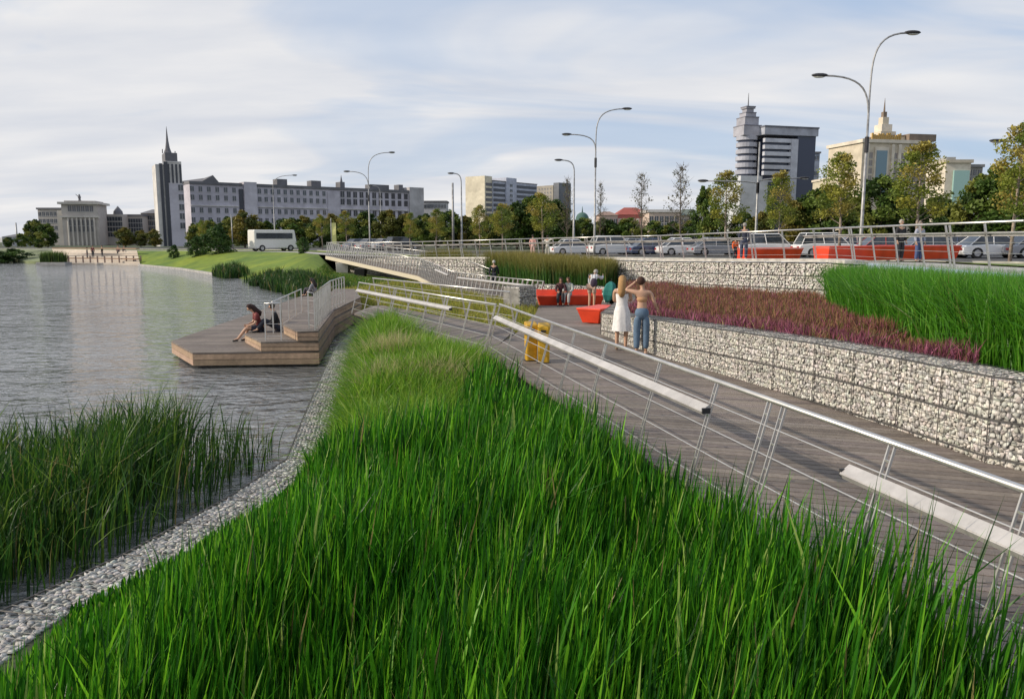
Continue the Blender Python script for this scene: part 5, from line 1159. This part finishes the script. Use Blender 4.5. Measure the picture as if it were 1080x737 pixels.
    if trousers is not None:
        if shorts:
            for s_ in 'lr': J[s_+'mid'] = lerp(J[s_+'hi'], J[s_+'kn'], .75); rad[s_+'mid'] = .078
            garment('shorts', ['pel', 'lhi', 'lmid', 'rhi', 'rmid'], [('pel', 'lhi'), ('lhi', 'lmid'), ('pel', 'rhi'), ('rhi', 'rmid')], .016, cloth(trousers))
        else:
            for s_ in 'lr': J[s_+'cf'] = lerp(J[s_+'kn'], J[s_+'an'], .93); rad[s_+'cf'] = .05
            J['wst'] = lerp(J['pel'], J['sp'], .5); rad['wst'] = (.112, .085)
            g_ = garment('trousers', ['wst', 'pel', 'lhi', 'lkn', 'lcf', 'rhi', 'rkn', 'rcf'], [('wst', 'pel'), ('pel', 'lhi'), ('lhi', 'lkn'), ('lkn', 'lcf'), ('pel', 'rhi'), ('rhi', 'rkn'), ('rkn', 'rcf')], .018, cloth(trousers), dict(pel=(.12, .09), lhi=.08, rhi=.08, lkn=.068, rkn=.068))
            bm = bmesh.new(); bm.from_mesh(g_.data); ax = (J['sp']-J['pel']).normalized(); qr = Vector((0, 0, 1)).rotation_difference(ax).to_matrix().to_4x4()
            bmesh.ops.create_uvsphere(bm, u_segments=18, v_segments=12, radius=1, matrix=Matrix.Translation(J['pel']-ax*.015)@qr@Matrix.Diagonal((.155, .116, .15, 1)))
            bm.to_mesh(g_.data); bm.free(); g_.data.polygons.foreach_set('use_smooth', [True]*len(g_.data.polygons))
    if dress is not None:
        mb = MB(); rings = [(1.30, .145, .11), (1.22, .14, .11), (1.10, .125, .10), (1.0, .145, .12), (.9, .175, .145), (.75, .19, .16), (.6, .205, .18), (.46, .225, .2)]; n_ = 28
        for (z, a_, b_) in rings:
            for k_ in range(n_):
                th = 2*math.pi*k_/n_; f_ = 1+(.06*math.sin(th*7+z*2) if z < .95 else 0); mb.v.append((a_*math.cos(th)*f_, b_*math.sin(th)*f_, z)); mb.t.append((1, 1, 1))
        for i in range(len(rings)-1):
            for k_ in range(n_): k2 = (k_+1) % n_; mb.f.append((i*n_+k_, i*n_+k2, (i+1)*n_+k2, (i+1)*n_+k_))
        for s_ in (-1, 1): mb.tube([(s_*.07, -.095, 1.29), (s_*.09, -.05, 1.42), (s_*.08, .08, 1.33)], .012, 6)
        mb.build('dress', cloth(dress), root, smooth_=True)
    if shoes is not None:
        for s_ in 'lr':
            an, to = J[s_+'an'], J[s_+'to']; skin_mesh('shoe', [lerp(an, to, -.15)-Vector((0, 0, .035)), lerp(an, to, .5)-Vector((0, 0, .012)), lerp(an, to, 1.15)], [(0, 1), (1, 2)], [(.042, .045), (.048, .04), (.04, .032)], cloth(shoes), root, 1)
    if hat is not None or hair is not None:
        mb = MB(); c = hd-fw*.018+up_*.022
        mb.ball(c, (.092, .10, .098), 14, 8)
        if long_hair:
            bk = J['ch']-fw*.115+Vector((0, 0, .0)); mb.tube([c-fw*.02+up_*.03, hd-fw*.075-up_*.05, J['nk']-fw*.085+up_*.0, bk, bk-Vector((0, 0, .09))], [.075, .088, .09, .085, .04], 12)
        o = mb.build('hair' if hat is None else 'cap', cloth(hat or hair), root, smooth_=True)
        # keep the face clear: push hair in front of the face backwards
        for v in o.data.vertices:
            k_ = (v.co-hd).dot(fw)
            if k_ > .055 and (v.co-hd).dot(up_) < .06: v.co -= fw*(k_-.03)
    return root
def facing(dx, dy): return math.atan2(dy, dx)-math.pi/2
# two women by the gabion wall
pw = G(655, 369.5, dz(17.8)); pw2 = G(676, 374, dz(17.2))
person('woman with long blond hair in a white dress beside the gabion wall', (pw.x, pw.y, dz(pw.y)), facing(.25, 1), dict(lel=(-.19, .10, 1.12), lwr=(-.06, .24, 1.12), lha=(-.02, .29, 1.13), rel=(.2, .1, 1.13), rwr=(.08, .24, 1.16), rha=(.03, .28, 1.18)), 1.0, top=None, dress=(.75, .73, .72), hair=(.38, .22, .09), long_hair=True, shoes=(.25, .16, .1))
person('woman in blue jeans with a tan top, hand raised to her dark hair', (pw2.x, pw2.y, dz(pw2.y)), facing(.1, 1), dict(lel=(-.36, .06, 1.42), lwr=(-.18, .1, 1.56), lha=(-.13, .09, 1.61), rel=(.27, .0, 1.14), rwr=(.33, .14, 1.0), rha=(.36, .2, .98), hd=(-.03, .02, 1.60), ht=(-.05, .02, 1.69)), 1.0, top=(.45, .25, .13), sleeves=0, bare_back=True, trousers=(.10, .16, .24), hair=(.05, .018, .01), shoes=(.6, .4, .3))
# bending man with a dark bag and the green-teal bag
pm_ = G(624, 325, dz(31)); 
bent = dict(pel=(0, -.05, .92), sp=(0, .05, 1.10), ch=(0, .2, 1.26), nk=(0, .28, 1.36), hb=(0, .33, 1.40), hd=(0, .38, 1.45), ht=(0, .42, 1.53), lsh=(-.17, .22, 1.32), lel=(-.24, .30, 1.04), lwr=(-.2, .42, .84), lha=(-.19, .46, .77), rsh=(.17, .22, 1.32), rel=(.25, .4, 1.2), rwr=(.2, .62, 1.3), rha=(.19, .68, 1.34))
mr = person('man in a white shirt bending forward near the red bench', (pm_.x, pm_.y, dz(pm_.y)), facing(.55, 1), bent, 1.06, top=(.52, .53, .56), trousers=(.40, .28, .22), shorts=True, hair=(.35, .33, .30), shoes=(.4, .3, .25))
mb = MB(); mb.ball((0, 0, .2), (.15, .10, .2), 12, 8); mb.tube([(-.08, 0, .36), (-.05, 0, .62), (.05, 0, .62), (.08, 0, .36)], .012, 6)
o = mb.build('shoulder_bag', cloth((.05, .035, .06)), smooth_=True); o.location = (pm_.x+.06, pm_.y-.12, dz(pm_.y)+.92); tag(o, 'dark bag slung on the back of the bending man', 'bag')
pb = W(640, 322, 29); root = empty('beach_umbrella', (pb.x, pb.y, 1.2), 0, 'teal folded cloth umbrella propped beside the bending man', 'umbrella')
mb = MB(); n_ = 10
for z, rr in ((0, .02), (.12, .15), (.35, .27), (.6, .28), (.85, .2), (.98, .05)):
    for k_ in range(n_): th = 2*math.pi*k_/n_; q_ = rr*(1+.14*(-1)**k_); mb.v.append((q_*math.cos(th)+z*.18, q_*math.sin(th), z)); mb.t.append((1, 1, 1))
for i in range(5):
    for k_ in range(n_): k2 = (k_+1) % n_; mb.f.append((i*n_+k_, i*n_+k2, (i+1)*n_+k2, (i+1)*n_+k_))
mb.build('canopy', cloth((.02, .17, .15)), root); mb = MB(); mb.tube([(-.02, 0, -.3), (.2, 0, 1.12)], .012, 6); mb.build('shaft', M['dark_metal'], root); root.scale = (.8, .8, .8)
def sit(seat=.45, fwd=.42): 
    s_ = seat+.1
    return dict(pel=(0, 0, s_), sp=(0, .03, s_+.19), ch=(0, .08, s_+.38), nk=(0, .12, s_+.5), hb=(0, .15, s_+.57), hd=(0, .18, s_+.64), ht=(0, .19, s_+.73), lsh=(-.17, .09, s_+.44), lel=(-.23, .15, s_+.18), lwr=(-.14, .34, s_+.1), lha=(-.1, .4, s_+.1), rsh=(.17, .09, s_+.44), rel=(.23, .15, s_+.18), rwr=(.14, .34, s_+.1), rha=(.1, .4, s_+.1),
                lhi=(-.09, .02, s_-.01), lkn=(-.11, fwd, s_-.02), lan=(-.11, fwd+.04, .09), lto=(-.12, fwd+.18, .035), rhi=(.09, .02, s_-.01), rkn=(.11, fwd, s_-.02), ran=(.11, fwd+.04, .09), rto=(.12, fwd+.18, .035))
ps = G(592, 321, .5); yb = bA.y+.12
for px, tp, tr, hr, lab, lh in ((591.5, (.06, .02, .025), (.03, .03, .035), (.03, .015, .01), 'person in dark clothes sitting on the left of the pair on the red bench', True), (600, (.42, .45, .42), (.42, .40, .38), (.1, .05, .03), 'person in pale clothes sitting on the right of the pair on the red bench', True)):
    x = W(px, 310, yb).x; person(lab, (x, yb, dz(yb)), facing(-.1 if px < 595 else -.35, -1), sit(), .98, top=tp, trousers=tr, hair=hr, long_hair=lh, group=None)
# walking man
walk = dict(lkn=(-.09, .16, .5), lan=(-.09, .22, .1), lto=(-.1, .36, .05), rkn=(.09, -.02, .5), ran=(.09, -.3, .14), rto=(.09, -.2, .05), lel=(-.23, -.1, 1.12), lwr=(-.22, -.12, .87), lha=(-.22, -.1, .8), rel=(.23, .08, 1.12), rwr=(.22, .2, .92), rha=(.22, .25, .85))
pk = W(521, 303, 47); person('grey-haired man in a black jacket walking along the plaza before the reeds', (pk.x, 47, dz(47)), facing(.25, 1), walk, 1.04, top=(.015, .018, .025), trousers=(.03, .035, .05), hair=(.5, .48, .45))
# pair on the platform
dk = dict(sit(.28, .40)); 
pa = G(276, 349, .44+.28); 
# they sit on the middle deck edge, feet down on the lower deck
sA = Vector((-7.75, 24.05, .44)); sB = Vector((-7.78, 24.75, .44))
lp = dict(sit(.28, .36)); lp.update(lkn=(-.11, .40, .42), lan=(-.12, .66, .10), lto=(-.12, .8, .05), hd=(.02, .27, 1.0), ht=(.03, .33, 1.07), nk=(0, .16, .86), hb=(.01, .21, .93))
person('seated woman in a dark red top with bare legs on the platform step', (sA.x, sA.y, .44), facing(-1, -.45), lp, 1.02, top=(.16, .03, .03), trousers=(.03, .03, .05), shorts=True, hair=(.03, .012, .01), long_hair=True, sleeves=1)
person('seated person in black right next to the woman in red on the platform', (-7.2, 24.1, .72), facing(-1, -.35), dict(sit(.02, .45), lkn=(-.11, .40, .36), rkn=(.11, .40, .36), lan=(-.11, .62, .08), ran=(.11, .62, .08), lto=(-.11, .76, .03), rto=(.11, .76, .03)), 1.02, top=(.015, .015, .018), trousers=(.02, .022, .035), hair=(.015, .012, .01))
pr_ = W(330, 304, 34.5); person('person with dark hair in a grey top sitting at the back of the platform', (pr_.x+.1, 34.5, 1.0-.0), facing(-1, .3), dict(sit(.02, .5), lkn=(-.11, .42, .42), rkn=(.11, .42, .42), lan=(-.11, .55, .08), ran=(.11, .55, .08), lto=(-.11, .68, .03), rto=(.11, .68, .03)), .95, top=(.2, .2, .22), trousers=(.05, .05, .06), hair=(.02, .015, .015), long_hair=True)
# promenade people
def upper(px, D, lab, sc=1.0, pose=None, **k):
    x = W(px, 250, D).x; return person(lab, (x, D, gz(x, D)), facing(k.pop('fx', .3), k.pop('fy', -1)), pose, sc, **k)
upper(785, 38.5, 'man in dark blue clothes standing on the promenade by the left red bench', 1.06, top=(.03, .035, .06), trousers=(.04, .05, .09), hair=(.3, .28, .25), fy=1)
upper(776, 39.2, 'child in an orange vest next to the man in dark blue', .66, top=(.75, .12, .02), trousers=(.03, .03, .04))
upper(950, 31.5, 'person in black with light hair standing behind the right red bench', .98, top=(.02, .02, .025), trousers=(.03, .03, .035), hair=(.4, .35, .3))
upper(970, 32, 'person in blue standing in front of the young tree by the palace', .96, top=(.32, .34, .42), trousers=(.06, .09, .2), hair=(.2, .17, .15))
arm = dict(rel=(.42, .0, 1.45), rwr=(.64, .02, 1.52), rha=(.70, .02, 1.54), lel=(-.3, 0, 1.2), lwr=(-.42, .05, 1.35), lha=(-.46, .05, 1.42))
upper(562, 58, 'person in pink on the promenade at the left of the pair above the reeds', 1.0, top=(.62, .33, .30), trousers=(.55, .35, .32), fy=1)
upper(577.5, 58, 'person in white with an outstretched arm on the promenade above the reeds', .98, arm, top=(.62, .58, .54), trousers=(.45, .42, .4), fy=1)
for i, (px, py, c_, lab) in enumerate([(92, 269, (.05, .05, .06), 'leftmost small dark figure on the cream steps'), (98, 268.5, (.2, .05, .05), 'second small figure on the cream steps, in dull red'), (108, 269, (.04, .04, .05), 'small dark figure in the middle of the cream steps'), (125, 270, (.25, .12, .12), 'small reddish figure right of the middle of the cream steps'), (131, 270, (.06, .06, .08), 'small dark figure at the right end of the cream steps')]):
    D = 110+i*.7; x = W(px, py, D).x; person(lab, (x, D, .25+.24*int((D-103.5)/3.3)), random.uniform(0, 6), None, 1.0, top=c_, trousers=(.05, .05, .06), group='people on the far steps')
